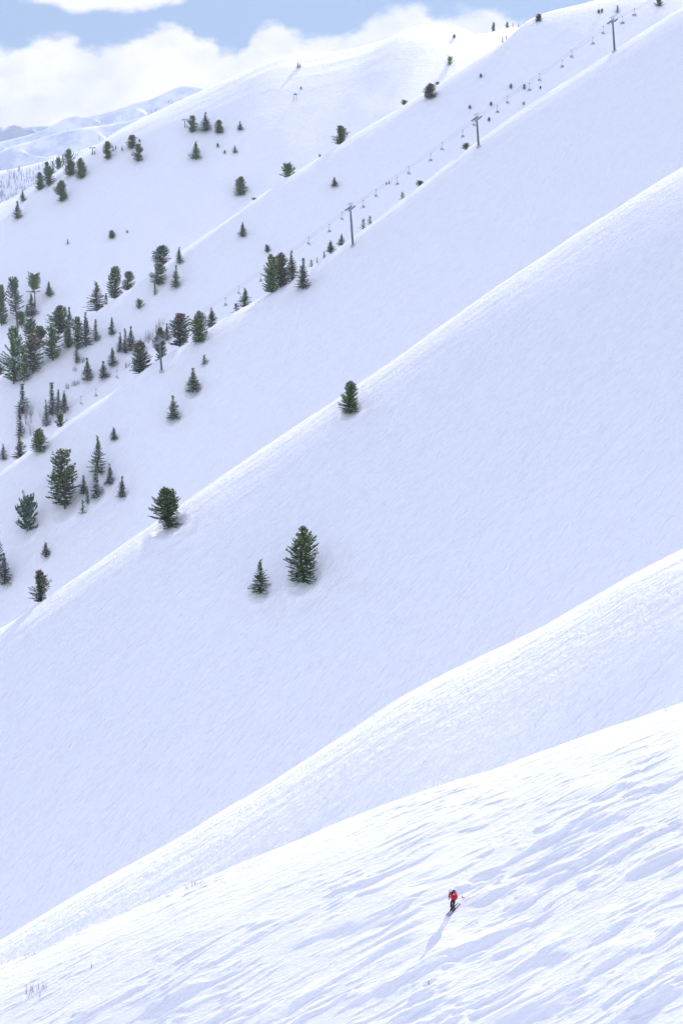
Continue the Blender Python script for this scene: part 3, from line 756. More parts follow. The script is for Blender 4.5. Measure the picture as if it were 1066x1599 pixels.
# (column, top row, base row, width) in photo pixels, kind, spur it hides behind ('' = foot visible), label
TREES = [
 (547, 597, 645, 29, 'full', '', 'round dense green fir standing alone at the crest in the centre of the photo', G3, GREEN),
 (263, 764, 824, 44, 'twin', '', 'broad two-topped fir straddling the crest, left of the two open-slope firs', G3, GREEN),
 (64, 892, 942, 26, 'full', '3', 'brown-tinged fir half sunk behind the crest at the lower left edge of the trees', G3, O),
 (473, 826, 909, 46, 'full', '', 'largest green fir alone on the open middle slope', G3, GREEN),
 (406, 876, 927, 29, 'spruce', '', 'pointed young spruce just left of the largest fir on the open middle slope', G3, GREEN),
 (302, 577, 612, 21, 'spruce', '', 'green spruce below the lowest lift tower, the upper and fuller of two', G4, GREEN),
 (271, 619, 655, 20, 'spruce', '', 'pointed green spruce below the lowest lift tower, the lower of two', G4, GREEN),
 (319, 555, 569, 11, 'sapling', '', 'small sapling just above the two spruces under the lowest lift tower', G4, GREEN),
 (178, 667, 687, 11, 'spruce', '', 'small lone spruce uphill of the tall narrow spruce', G4, None),
 (102, 707, 793, 41, 'pine', '', 'big ragged dark pine, bulkiest tree of the lower left slope', G4, GREEN),
 (154, 683, 740, 22, 'spruce', '', 'tall pointed spruce right of the big ragged pine', G4, GREEN),
 (151, 729, 778, 17, 'narrow', '', 'narrow spruce directly under the tall pointed spruce', G4, None),
 (172, 725, 756, 14, 'narrow', '', 'snow-dusted narrow spruce right of the tall pointed spruce', G4, None),
 (131, 744, 772, 13, 'spruce', '', 'small dark spruce between the ragged pine and the tall spruce', G4, None),
 (137, 766, 786, 9, 'sapling', '', 'tiny spruce touching the foot of the small dark spruce by the ragged pine', G4, None),
 (130, 782, 802, 9, 'sapling', '', 'lone tiny spruce downhill right of the ragged pine', G4, GREEN),
 (191, 745, 777, 14, 'spruce', '', 'small spruce farthest right in the lower left group', G4, None),
 (43, 786, 830, 33, 'bush', '', 'bushy spreading fir with upturned branches near the left edge', G4, BLUEG),
 (72, 847, 870, 13, 'spruce', '', 'little spruce alone between the bushy fir and the brown-tinged fir', G4, BLUEG),
 (-3, 832, 905, 26, 'spruce', '', 'tall spruce cut off by the left edge of the photo', G4, BLUEG),
 (8, 866, 912, 20, 'spruce', '', 'snowy spruce leaning against the cut-off spruce at the left edge', G4, BLUEG),
 (62, 671, 706, 21, 'full', '', 'stout little fir standing on the lift ridge crest near the left edge', G4, GREEN),
 (95, 649, 668, 16, 'bush', '4', 'low browned fir peeking over the lift ridge crest', G5, O, 4),
 (32, 682, 716, 21, 'spruce', '4', 'browned fir half hidden behind the ridge crest near the left edge', G5, O, 8),
 (36, 601, 646, 17, 'narrow', '', 'upper of two stacked slender spruces near the left edge', G5, None),
 (32, 632, 683, 14, 'narrow', '', 'lower of two stacked slender spruces near the left edge', G5, None),
 (73, 626, 665, 11, 'narrow', '', 'slim spruce standing left of the snowy trio', G5, None),
 (82, 599, 648, 17, 'narrow', '', 'tallest, leftmost spruce of the snowy trio', G5, None),
 (92, 610, 648, 11, 'narrow', '', 'middle spruce of the snowy trio', G5, None),
 (101, 611, 645, 14, 'spruce', '', 'right hand spruce of the snowy trio', G5, None),
 (6, 694, 718, 11, 'spruce', '', 'small spruce on the left edge below the slender spruces', G5, None),
 (137, 561, 594, 16, 'spruce', '', 'pointed spruce above the grey brush clumps', G5, None),
 (162, 565, 591, 16, 'spruce', '', 'broad little spruce near the cable, left of the tall thin one', G5, None),
 (176, 543, 572, 14, 'spruce', '', 'snow-covered loose spruce uphill of the broad little spruce', G5, None),
 (175, 497, 523, 12, 'spruce', '', 'lone light spruce on the open snow above the three close spruces', G5, None),
 (188, 520, 549, 11, 'narrow', '', 'left one of three close spruces beside the gully brush', G5, None),
 (196, 514, 551, 11, 'narrow', '', 'middle one of three close spruces beside the gully brush', G5, None),
 (205, 512, 548, 15, 'spruce', '', 'right and widest of three close spruces beside the gully brush', G5, None),
 (219, 534, 582, 27, 'full', '4', 'olive fir with a brown top behind the crest left of the lowest tower', G5, O, 5),
 (250, 513, 563, 19, 'full', '4', 'browned fir right behind the lowest lift tower', G5, O, 9),
 (261, 506, 531, 11, 'spruce', '', 'small blue-green spruce between the browned fir and the big ridge fir', G5, None),
 (281, 492, 545, 30, 'pine', '4', 'big ragged fir behind the crest, first uphill from the lowest tower', G4, O),
 (311, 488, 534, 23, 'full', '', 'dark fir with browned side standing just on the crest', G4, GREEN),
 (331, 482, 513, 19, 'spruce', '4', 'pointed browned fir touching the right side of the dark crest fir', G4, O),
 (369, 474, 492, 14, 'sapling', '4', 'low snowy sapling behind the crest left of the pointed green spruce', G4, BLUEG),
 (383, 451, 484, 20, 'spruce', '4', 'pointed green spruce behind the crest midway between two tree clusters', G4, GREEN),
 (424, 400, 457, 23, 'full', '', 'left and lowest fir of the dense crest cluster', G4, GREEN),
 (439, 397, 447, 24, 'full', '4', 'middle browned fir of the dense crest cluster', G4, O, 2),
 (455, 394, 437, 18, 'spruce', '4', 'right pointed fir of the dense crest cluster', G4, GREEN, 2),
 (473, 405, 451, 20, 'spruce', '', 'snow-dusted spruce in front of the crest right of the dense cluster', G4, BLUEG),
 (486, 406, 416, 9, 'sapling', '4', 'small fir tip above the snow-dusted spruce', G4, GREEN, 2),
 (495, 402, 408, 4, 'sapling', '4', 'tiny twig of a fir right of the small fir tip', G4, O, 2),
 (506, 393, 401, 6, 'sapling', '4', 'tiny fir at the left foot of the crest fir by the second tower', G4, GREEN, 2),
 (516, 376, 395, 15, 'spruce', '4', 'rounded green fir on the crest left of the second lift tower', G4, GREEN, 3),
 (533, 366, 384, 12, 'spruce', '4', 'loose little fir close to the foot of the second lift tower', G4, GREEN, 3),
 (567, 343, 357, 10, 'sapling', '4', 'left of two small firs right of the second lift tower', G4, GREEN, 3),
 (577, 338, 350, 10, 'sapling', '4', 'right of two small firs right of the second lift tower', G4, GREEN, 3),
 (628, 300, 313, 9, 'sapling', '4', 'little pointed fir on the crest halfway from the second to the third tower', G4, GREEN, 3),
 (655, 284, 294, 12, 'bush', '4', 'flat dark bush of fir on the crest below the third tower', G4, GREEN, 2),
 (727, 226, 238, 12, 'bush', '4', 'spiky fir bush on the crest just left of the third tower', G4, GREEN, 2),
 (603, 284, 288, 3, 'sapling', '', 'left of a pair of specks of fir under the cable', G5, None),
 (607, 282, 287, 3, 'sapling', '', 'right of a pair of specks of fir under the cable', G5, None),
 (253, 385, 414, 25, 'pine', '5', 'dark pine behind the ridge above the two-tier tree', G5, None, 6),
 (248, 412, 445, 21, 'pine', '', 'dark pine in front of the ridge directly below another pine', G5, GREEN),
 (280, 387, 411, 11, 'spruce', '', 'slim spruce right of the two stacked dark pines, higher one', G5, GREEN),
 (275, 416, 449, 15, 'spruce', '', 'ragged spruce right of the two stacked dark pines, lower one', G5, GREEN),
 (242, 444, 460, 8, 'sapling', '', 'tiny spruce under the foot of the stacked dark pines', G5, GREEN),
 (218, 471, 482, 13, 'bush', '', 'low fir bush alone on the snow left of the big ridge fir', G5, GREEN),
 (379, 347, 370, 12, 'spruce', '', 'lone rounded spruce under the ridge line above the dense crest cluster', G5, GREEN),
 (417, 385, 394, 8, 'bush', '', 'sparse grey bush above the dense crest cluster', G5, BLUEG),
 (522, 277, 291, 11, 'spruce', '', 'lone small fir on the slope above the second lift tower', G5, GREEN),
 (532, 197, 226, 18, 'full', '5', 'dense fir on the ridge line straight above the second tower', G5, GREEN, 5),
 (450, 260, 282, 21, 'bush', '5', 'windswept fir bush behind the ridge line left of the dense ridge fir', G5, GREEN, 5),
 (397, 311, 317, 9, 'bush', '5', 'flat dark tuft on the ridge line left of the windswept bush', G5, BLUEG, 3),
 (499, 242, 245, 4, 'bush', '5', 'speck of bush on the ridge line left of the dense ridge fir', G5, BLUEG, 3),
 (671, 131, 153, 18, 'full', '', 'brown and green fir bush standing on the ridge line, biggest of the upper ridge', G5, O),
 (683, 129, 136, 9, 'bush', '5', 'flat strip of scrub just right of the brown and green ridge fir', G5, O, 3),
 (631, 158, 164, 11, 'bush', '5', 'low dark scrub on the ridge line left of the brown and green ridge fir', G5, GREEN, 3),
 (840, 22, 33, 9, 'full', '', 'round grey fir on the upper ridge against the sky', G5, O),
 (784, 58, 67, 5, 'sapling', '5', 'left of two grey firs where the upper ridge meets the saddle', G5, None, 3),
 (790, 56, 64, 5, 'sapling', '5', 'right of two grey firs where the upper ridge meets the saddle', G5, None, 3),
 (934, 16, 21, 4, 'bush', '', 'left grey tuft of a pair near the top tower', G5, None),
 (939, 15, 20, 4, 'bush', '', 'right grey tuft of a pair near the top tower', G5, None),
 (963, 9, 20, 7, 'sapling', '', 'bare-looking grey fir right above the top lift tower', G5, None),
 (1028, 0, 10, 12, 'bush', '', 'grey spreading fir at the top right corner under the cable', G5, None),
 # farthest slope
 (300, 182, 207, 14, 'pine', '', 'irregular pine, leftmost of the four in a row high on the farthest slope', G6, None),
 (321, 177, 205, 16, 'spruce', '', 'full grey-green spruce, second of the four in a row high on the farthest slope', G6, None),
 (342, 188, 208, 13, 'full', '', 'rounded fir, third of the four in a row high on the farthest slope', G6, None),
 (375, 190, 203, 9, 'spruce', '', 'small fir, rightmost of the four in a row high on the farthest slope', G6, None),
 (306, 221, 249, 16, 'spruce', '', 'cone-shaped fir below the row of four', G6, GREEN),
 (367, 227, 239, 7, 'spruce', '', 'little pointed fir right of the cone-shaped fir', G6, GREEN),
 (376, 277, 305, 18, 'full', '', 'dark fir low on the farthest slope just above the ridge line', G6, GREEN),
 (168, 222, 249, 13, 'pine', '', 'ragged dark pine beside the three slim saplings', G6, GREEN),
 (177, 228, 236, 3, 'narrow', '', 'left of the two slim saplings close together', G6, GREEN),
 (181, 227, 233, 3, 'narrow', '', 'right of the two slim saplings close together', G6, GREEN),
 (191, 227, 235, 3, 'narrow', '', 'slim sapling standing apart, right of two others', G6, GREEN),
 (206, 212, 232, 14, 'pine', '', 'upper of two touching pines near the skyline', G6, None),
 (216, 226, 252, 14, 'pine', '', 'lower of two touching pines near the skyline', G6, GREEN),
 (148, 236, 241, 4, 'sapling', '', 'small scrub fir by the little mast on the skyline', G6, None),
 (144, 238, 242, 3, 'sapling', '', 'speck of scrub left of the small scrub fir by the mast', G6, None),
 (127, 248, 278, 15, 'full', '', 'dark fir, right one of the pair under the round-topped pine', G6, GREEN),
 (110, 250, 274, 16, 'full', '', 'dark fir, left one of the pair under the round-topped pine', G6, GREEN),
 (108, 238, 256, 13, 'bush', '6', 'round-topped pine on the skyline above the pair of dark firs', G6, GREEN),
 (99, 242, 257, 7, 'sapling', '6', 'thin skyline tree left of the round-topped pine', G6, GREEN),
 (92, 250, 262, 10, 'bush', '6', 'low bushy skyline tree between the thin tree and the tall dark fir', G6, GREEN),
 (83, 253, 268, 8, 'sapling', '6', 'small pointed skyline tree touching the tall dark fir', G6, GREEN),
 (74, 254, 276, 10, 'pine', '6', 'dark pine top rising behind the tall dark fir', G6, GREEN),
 (77, 262, 290, 14, 'pine', '', 'tall dark fir leaning over the rounder fir at its left foot', G6, GREEN),
 (63, 270, 296, 13, 'full', '', 'rounder fir at the left foot of the tall dark fir', G6, GREEN),
 (96, 283, 314, 18, 'full', '', 'big dark fir alone below the skyline group', G6, GREEN),
 (36, 298, 314, 9, 'spruce', '', 'small fir near the left edge, upper of two', G6, GREEN),
 (28, 315, 341, 13, 'spruce', '', 'dark fir near the left edge, lower of two', G6, GREEN),
 (106, 374, 381, 5, 'sapling', '', 'tiny lone sapling in the middle of the wide far snowfield', G6, None),
 (175, 360, 372, 9, 'full', '', 'small round fir alone in the wide far snowfield', G6, GREEN),
 (77, 440, 463, 12, 'spruce', '', 'lone spruce right of the bare-trunked pine', G6, GREEN),
 (55, 432, 480, 20, 'bare_pine', '', 'pine with a tall bare trunk and flat crown near the left edge', G6, None),
 (50, 459, 494, 16, 'spruce', '', 'snowy spruce at the foot of the bare-trunked pine', G6, None),
 (43, 476, 494, 8, 'narrow', '', 'small dark spruce left of the snowy spruce under the bare-trunked pine', G6, GREEN),
 (28, 440, 511, 24, 'snag', '', 'tall greyish pine with a leaning pale trunk', G6, BLUEG),
 (34, 487, 508, 11, 'full', '', 'dark fir behind the leaning pale trunk', G6, GREEN),
 (3, 449, 508, 17, 'pine', '', 'tall pine on the left edge beside the leaning grey one', G6, GREEN),
 (-2, 560, 585, 18, 'spruce', '', 'half tree on the left edge below the tall pines', G5, None),
 (22, 514, 599, 26, 'pine', '', 'tallest dark pine of the left grove, at its lower left end', G5, GREEN),
 (38, 545, 596, 17, 'pine', '', 'shorter pine touching the tallest pine of the left grove', G5, GREEN),
 (52, 524, 582, 27, 'pine', '', 'broad pine with two visible stems in the left grove', G5, O),
 (50, 500, 552, 24, 'pine', '5', 'pine top rising behind the broad two-stemmed pine', G6, GREEN, 8),
 (64, 511, 548, 20, 'pine', '5', 'feathery dark pine behind the crest in the left grove', G6, GREEN, 8),
 (83, 511, 562, 24, 'pine', '', 'open-branched pine standing in front of bright snow in the left grove', G5, GREEN),
 (95, 479, 524, 30, 'full', '5', 'massive dark fir behind the crest, highest top of the left grove', G6, GREEN, 6),
 (109, 481, 515, 13, 'spruce', '5', 'blue-green spruce at the right shoulder of the massive dark fir', G6, BLUEG, 8),
 (107, 512, 543, 16, 'full', '', 'low spreading fir under the massive dark fir', G5, GREEN),
 (122, 497, 546, 17, 'pine', '', 'dark ragged fir in the middle right of the left grove', G5, GREEN),
 (120, 536, 567, 10, 'narrow', '', 'thin dark spruce hanging below the left grove', G5, GREEN),
 (135, 490, 541, 18, 'spruce', '', 'tall pointed fir at the right of the left grove', G5, BLUEG),
 (150, 500, 532, 12, 'narrow', '', 'slim spruce closing the right end of the left grove', G5, BLUEG),
 (152, 441, 489, 26, 'spruce', '5', 'large pointed fir behind the crest above the left grove', G6, GREEN),
 (166, 458, 480, 9, 'sapling', '5', 'small fir at the right shoulder of the large pointed fir', G6, GREEN),
 (180, 419, 466, 20, 'pine', '5', 'tall ragged pine behind the crest, left of a pair', G6, GREEN),
 (201, 425, 453, 17, 'pine', '5', 'shorter ragged pine behind the crest, right of a pair', G6, GREEN),
 (465, 98, 106, 6, 'sapling', '', 'left speck of a dark pair near the far skyline bulge', G6, GREEN),
 (468, 99, 105, 5, 'sapling', '', 'right speck of a dark pair near the far skyline bulge', G6, GREEN),
 (702, 91, 102, 9, 'bush', '', 'dark fir bush on the slope below the summit', G6, GREEN),
 (709, 55, 60, 5, 'bush', '', 'small dark tuft just under the summit', G6, GREEN),
 (770, 35, 45, 5, 'full', '7', 'leftmost and thickest fir on the bright skyline saddle', G7, BLUEG, 2),
 (791, 35, 46, 5, 'pine', '7', 'second fir from the left on the bright skyline saddle', G7, BLUEG, 2),
 (800, 36, 47, 3, 'narrow', '7', 'third, narrowest fir on the bright skyline saddle', G7, BLUEG, 2),
 (809, 36, 44, 3, 'narrow', '7', 'fourth fir on the bright skyline saddle', G7, BLUEG, 2),
 (817, 35, 42, 3, 'narrow', '7', 'rightmost fir on the bright skyline saddle', G7, BLUEG, 2),
]
for T_ in TREES:
    u, vt, vb, w, kind, mode, label, grp, mat = T_[:9]
    tree(u, vt, vb, w, kind, mode, label, grp, mat, off=T_[9] if len(T_) > 9 else None)

TUFTS = [
 (340, 229, 4, 'dark scrub speck below the row of four firs, upper of two', 1200), (351, 239, 3.5, 'dark scrub speck below the row of four firs, lower of two', 1200),
 (218, 221, 3, 'scrub speck above the two touching pines', 1200), (199, 363, 3, 'scrub speck right of the small round fir in the far snowfield', 1200),
 (470, 139, 3, 'scrub speck right of the blue panel on posts', 1200),
 (750, 120, 4, 'grey scrub speck high above the third tower', 880), (797, 137, 5, 'dark scrub, left of a pair above the chairs', 880),
 (818, 138, 5, 'dark scrub, right of a pair above the chairs', 880), (733, 169, 4, 'scrub speck above the head of the third tower', 880),
 (766, 164, 4, 'scrub speck right of the third tower head', 880), (817, 163, 3, 'scrub speck under the chairs past the third tower', 880),
 (763, 188, 4, 'scrub speck low between the third tower and the crest', 880), (843, 138, 3, 'lone scrub speck beside a hanging chair', 880),
]
for (u, v, w, label, ym) in TUFTS:
    YMIN['tmp'] = ym
    g_ = 'scrub poking out of the far snow'; YMIN[g_] = ym
    tree(u, v - w * .9, v + w * .3, w, 'bush', '', label, g_, BLUEG, cat='shrub', name='small_shrub')

# ------------------------------------------------------------------ bare brush
def stems(mb, rng, base, n, spread, h, r):
    for _ in range(n):
        a = rng.random() * 6.28; s = rng.random() ** .6 * spread
        b = Vector(base) + Vector((math.cos(a) * s * .35, math.sin(a) * s * .35, -.3))
        tp = Vector(base) + Vector((math.cos(a) * s, math.sin(a) * s, h * rng.uniform(.55, 1.05)))
        md = (b + tp) / 2 + Vector((math.cos(a), math.sin(a), 0)) * s * .12
        mb.tube([b, md, tp], [r, r * .7, r * .3], 3, False)
        for _k in range(2):
            q = md + (tp - md) * rng.random()
            mb.tube([q, q + Vector((rng.uniform(-.5, .5), rng.uniform(-.5, .5), rng.uniform(.3, .9))) * h * .22], [r * .5, r * .2], 3, False)
def brush_patch(name, spots, label, ymin, seed, h=2.2, n=13, r=.05):
    rng = random.Random(seed); mb = MB()
    for (u, v) in spots:
        p = hit(u, v, ymin)
        if p: stems(mb, rng, p, n, .8, h * rng.uniform(.8, 1.5), r)
    tag(mb.build(name, TWIG), label, 'brush', kind='stuff')
rr = random.Random(4)
brush_patch('gully_brush', [(208 + 46 * a + 4 * b, 556 - 46 * a + 26 * (b - .3)) for a, b in [(rr.random(), rr.random()) for _ in range(46)]], 'thicket of bare grey brush filling the gully beside the lowest tower', 880, 5, 3.2, 7, .035)
brush_patch('willow_brush', [(40 + 34 * rr.random(), 646 + 36 * rr.random()) for _ in range(24)], 'thin bare willow brush among the slender spruces near the left edge', 880, 6, 4.0, 6, .035)
SHR = [(105, 607, 5, 'small clump of bare grey brush, left of two under the left grove'), (118, 602, 9, 'wider clump of bare grey brush, right of two under the left grove'),
       (116, 580, 4, 'faint thin brush between the left grove and the two grey clumps'), (130, 566, 6, 'bare brush right beside the thin dark spruce'),
       (198, 574, 6, 'short row of bare twigs near the cable left of the olive fir')]
for i, (u, v, n, label) in enumerate(SHR):
    p0 = hit(u, v, 880); rng = random.Random(60 + i); mb = MB()
    for q in range(n):
        stems(mb, rng, (rng.uniform(-.22, .22) * n, rng.uniform(-.4, .4) , 0), 6, .7, 2.6, .035)
    o = mb.build('bare_shrub', TWIG); o.location = p0
    tag(o, label, 'shrub', 'bare shrubs in the gully')
# sparse forest of the far ranges
def far_forest():
    rng = random.Random(3); mb = MB()
    def cone(p, h, r):
        n = 4; a0 = rng.random() * 3
        mb.add([p + Vector((math.cos(a0 + k * 1.571) * r, math.sin(a0 + k * 1.571) * r, 0)) for k in range(n)] + [p + Vector((0, 0, h))], [(k, (k + 1) % n, n) for k in range(n)])
    for key, n, (ua, ub), hh, rad_, dmin, dmax in (('knoll', 1900, (-60, 130), 6.5, .5, 4, 200), ('middle', 900, (-60, 215), 9, .8, 25, 300), ('upper', 400, (60, 330), 9, .9, 30, 260)):
        f, yc = far_fn(key)
        us = np.array([rng.uniform(ua, ub) for _ in range(n)]); ds = np.array([rng.uniform(dmin, dmax) for _ in range(n)])
        t = (us - 533) / FPX; y = yc - ds
        clump = fbm(t * y / 60, y / 60, 2, 55)
        z = f(t, y)
        for a, b, c, cl in zip(t * y, y, z, clump):
            if cl < -.05 + rng.uniform(-.3, .3): continue
            cone(Vector((a, b, c - .5)), hh * rng.uniform(.6, 1.2), rad_)
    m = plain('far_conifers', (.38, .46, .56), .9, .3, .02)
    tag(mb.build('distant_forest', m), 'sparse faint forest on the pale mountains beyond the slopes', 'forest', kind='stuff')
far_forest()

# ------------------------------------------------------------------ chairlift
def build_lift():
    G = 'chairlift towers along the ridge'
    spec = [((253, 580), (249, 533), 'lowest lift tower, in front of the browned fir at the left'),
            ((551, 384), (547, 326), 'second lift tower from the left, at the upper centre'),
            ((747, 229), (744, 186), 'third lift tower, on the crest right of the upper centre'),
            ((959, 80), (956, 34), 'highest lift tower, near the top right corner')]
    base = [hit(*b, 500) for b, _, _ in spec]
    heads = []
    for p, (_, hd, _) in zip(base, spec):
        # the mast leans a little downhill (left): same distance, higher and to the left
        t, e = pix_te(*hd)
        y = p.y
        heads.append(Vector((float(t) * y, y, float(e) * y)))
    n = len(base)
    dirs = []
    for i in range(n):
        a = heads[max(i - 1, 0)]; b = heads[min(i + 1, n - 1)]
        dirs.append((b - a).normalized())
    cross = []
    for d in dirs:
        c = Vector((-d.y, d.x, 0)).normalized()      # towards the far side
        cross.append(c)
    half = 1.5
    for i in range(n):
        b, h, d, c = base[i], heads[i], dirs[i], cross[i]
        root = empty('lift_tower', b)
        tag(root, spec[i][2], 'lift tower', G)
        H = h - b
        m = MB(); m.tube([-H.normalized() * 1.5, H * .5, H], [.36, .31, .26], 12); m.build('mast', STEEL, root, True)
        m = MB(); m.box((0, 0, -.1), (.8, 0, 0), (0, .8, 0), (0, 0, .5)); m.build('footing', plain('footing_concrete', (.45, .45, .46), .9, .15), root)
        up = H.normalized()
        m = MB(); m.tube([H - c * (half + .2), H + c * (half + .2)], [.17, .17], 8); m.build('crossarm', STEEL, root, True)
        for s_ in (-1, 1):
            o = H + c * half * s_
            m = MB(); nd = d.cross(c).normalized()
            if nd.z < 0: nd = -nd
            m.box(o + nd * .05, d * 1.5, c * .10, nd * .15)
            for q in (-1.3, -.78, -.26, .26, .78, 1.3):
                pc = o + d * q + nd * .28
                m.tube([pc - c * .09, pc + c * .09], [.24, .24], 10)
            m.build('sheave_train', GALV, root)
            m = MB()
            e1 = H + c * (half * .55) * s_
            m.tube([e1, e1 + up * 1.7], [.08, .07], 5); m.tube([e1 + up * 1.7 - d * .9, e1 + up * 1.7 + d * .9], [.07, .07], 5)
            m.build('lifting_frame', GALV, root)
        m = MB()
        nst = int(H.length / .45)
        c2 = Vector((-.45, -.45, 0)) - Vector((0, 0, 0))
        for q in range(nst):
            pq = H * ((q + .5) / nst) + Vector((-.2, -.55, 0)); m.tube([pq - Vector((.22, 0, 0)), pq + Vector((.22, 0, 0))], [.02, .02], 4, False)
        for sx in (-.22, .22):
            m.tube([Vector((sx - .2, -.55, 0)), H + Vector((sx - .2, -.55, -.4))], [.03, .03], 4)
        m.build('ladder', STEEL, root)
    # the rope, carried on past the frame at both ends
    def ray_at(u, v, y):
        t, e = pix_te(u, v); return Vector((float(t) * y, y, float(e) * y))
    low = [ray_at(-150, 812, heads[0].y - 40), ray_at(0, 710, heads[0].y - 22)]
    hi = [ray_at(1110, -52, heads[3].y + 26)]
    line = low[:1] + low[1:] + heads + hi
    crs = [cross[0], cross[0]] + cross + [cross[-1]]
    ropes = []
    for s_ in (-1, 1):
        pts = []
        for i in range(len(line) - 1):
            a = line[i] + crs[i] * half * s_; b = line[i + 1] + crs[i + 1] * half * s_
            sag = (b - a).length * .012 if i > 0 else 0
            for q in range(12):
                f = q / 12; p = a.lerp(b, f); p.z += .5 - sag * 4 * f * (1 - f)
                pts.append(p)
        pts.append(line[-1] + crs[-1] * half * s_ + Vector((0, 0, .5)))
        m = MB(); m.tube(pts, .034, 5)
        o = m.build('haul_cable', CABLE)
        tag(o, 'far strand of the grey lift cable over the lift ridge' if s_ > 0 else 'near strand of the grey lift cable over the lift ridge', 'cable', 'two strands of the lift cable')
        ropes.append(pts)
    def col_of(p):
        dep = p.y * math.cos(PITCH) - p.z * math.sin(PITCH)
        return 533 + FPX * p.x / dep
    # one chair, copied along both strands
    def chair_parts(root):
        m = MB(); m.box((0, 0, -.05), (.22, 0, 0), (0, .09, 0), (0, 0, .12)); m.build('grip', GALV, root)
        m = MB(); m.tube([(0, 0, 0), (0, .0, -1.5), (0, -.25, -1.8)], [.06, .06, .055], 6); m.build('hanger', GALV, root)
        m = MB()
        for sx in (-1.0, 1.0):
            m.tube([(0, -.25, -1.8), (.08, sx, -1.85), (.05, sx, -2.45), (-.35, sx, -2.5)], [.05] * 4, 5)
        m.tube([(.08, -1.0, -1.85), (.08, 1.0, -1.85)], [.045, .045], 5)
        m.build('bail_frame', GALV, root)
        m = MB(); m.box((.18, 0, -2.5), (.30, 0, .03), (0, 1.0, 0), (0, 0, .06)); m.build('seat', SEATM, root)
        m = MB(); m.box((-.16, 0, -2.2), (.03, 0, 0), (0, 1.0, 0), (-.06, 0, .27)); m.build('backrest', SEATM, root)
        m = MB(); m.tube([(.62, -.9, -2.85), (.62, .9, -2.85)], [.035, .035], 5); m.tube([(.62, 0, -2.85), (.35, 0, -2.5)], [.03, .03], 5); m.build('footrest', GALV, root)
    cols = [(127, 1), (150, 0), (183, 1), (352, 0), (373, 1), (407, 0), (482, 1), (514, 0), (534, 1), (567, 0), (587, 1), (620, 0), (638, 1), (672, 0), (690, 1),
            (722, 0), (740, 1), (776, 0), (792, 1), (826, 0), (842, 1), (877, 0), (892, 1), (925, 0), (941, 1), (971, 0), (990, 1)]
    zone = [(0, 250, 'downhill of the lowest lift tower'), (250, 547, 'uphill of the lowest lift tower'), (547, 744, 'uphill of the second lift tower'),
            (744, 956, 'uphill of the third lift tower'), (956, 1100, 'uphill of the highest lift tower')]
    ordn = ['first', 'second', 'third', 'fourth', 'fifth', 'sixth', 'seventh', 'eighth', 'ninth', 'tenth']
    first = None
    for (u, s_) in cols:
        pts = ropes[s_]
        for a, b in zip(pts, pts[1:]):
            ca, cb = col_of(a), col_of(b)
            if ca <= u <= cb:
                p = a.lerp(b, (u - ca) / (cb - ca)); d = (b - a); break
        z_ = next(z for z in zone if z[0] <= u < z[1])
        mem = sorted(q[0] for q in cols if z_[0] <= q[0] < z_[1])
        if z_[0] == 0: mem = mem[::-1]
        lab = 'empty hanging lift chair, %s one %s' % (ordn[mem.index(u)], z_[2])
        if first is None:
            first = empty('lift_chair', p); chair_parts(first); r = first
        else:
            r = first.copy(); COL.objects.link(r)
            for ch in list(first.children):
                c = ch.copy(); COL.objects.link(c); c.parent = r
        r.location = p
        r.rotation_euler = (0, 0, math.atan2(d.y, d.x) + (math.pi if s_ == 0 else 0) + (.0))
        tag(r, lab, 'lift chair', 'chairs hanging from the lift cable')
build_lift()

def small_mast(u, vt, vb, label):
    p = hit(u, vb, 1200); h = top_z(p, vt) - p.z
    r = empty('lift_mast', p); tag(r, label, 'lift mast', 'small masts of the far lift')
    m = MB(); m.tube([(0, 0, -1), (0, 0, h)], [.32, .26], 8); m.build('pole', GALV, r)
    m = MB(); m.box((0, 0, h), (1.7, 0, 0), (0, .25, 0), (0, 0, .2)); m.build('crossarm', GALV, r)
    for sx in (-1, 1):
        m = MB(); m.box((sx * 1.4, 0, h - .4), (.4, 0, 0), (0, .9, 0), (0, 0, .22)); m.build('sheave_train', GALV, r)
small_mast(289, 186.5, 199, 'small grey T-shaped mast left of the row of four firs')
small_mast(145, 230.5, 240, 'small grey T-shaped mast on the left skyline among scrub')
def blue_frame():
    p = hit(461, 158, 1200); h = top_z(p, 146) - p.z
    r = empty('slope_sign', p); tag(r, 'blue panel on two thin posts high on the farthest slope', 'sign')
    for sx in (-.8, .8):
        m = MB(); m.tube([(sx, 0, -1), (sx, 0, h)], [.13, .13], 6); m.build('post', plain('post_grey', (.3, .27, .3), .7), r)
    m = MB(); m.box((0, -.16, h - .5), (.95, 0, 0), (0, .05, 0), (0, 0, .5)); m.build('panel', plain('panel_blue', (.05, .11, .42), .5, .05), r)
blue_frame()

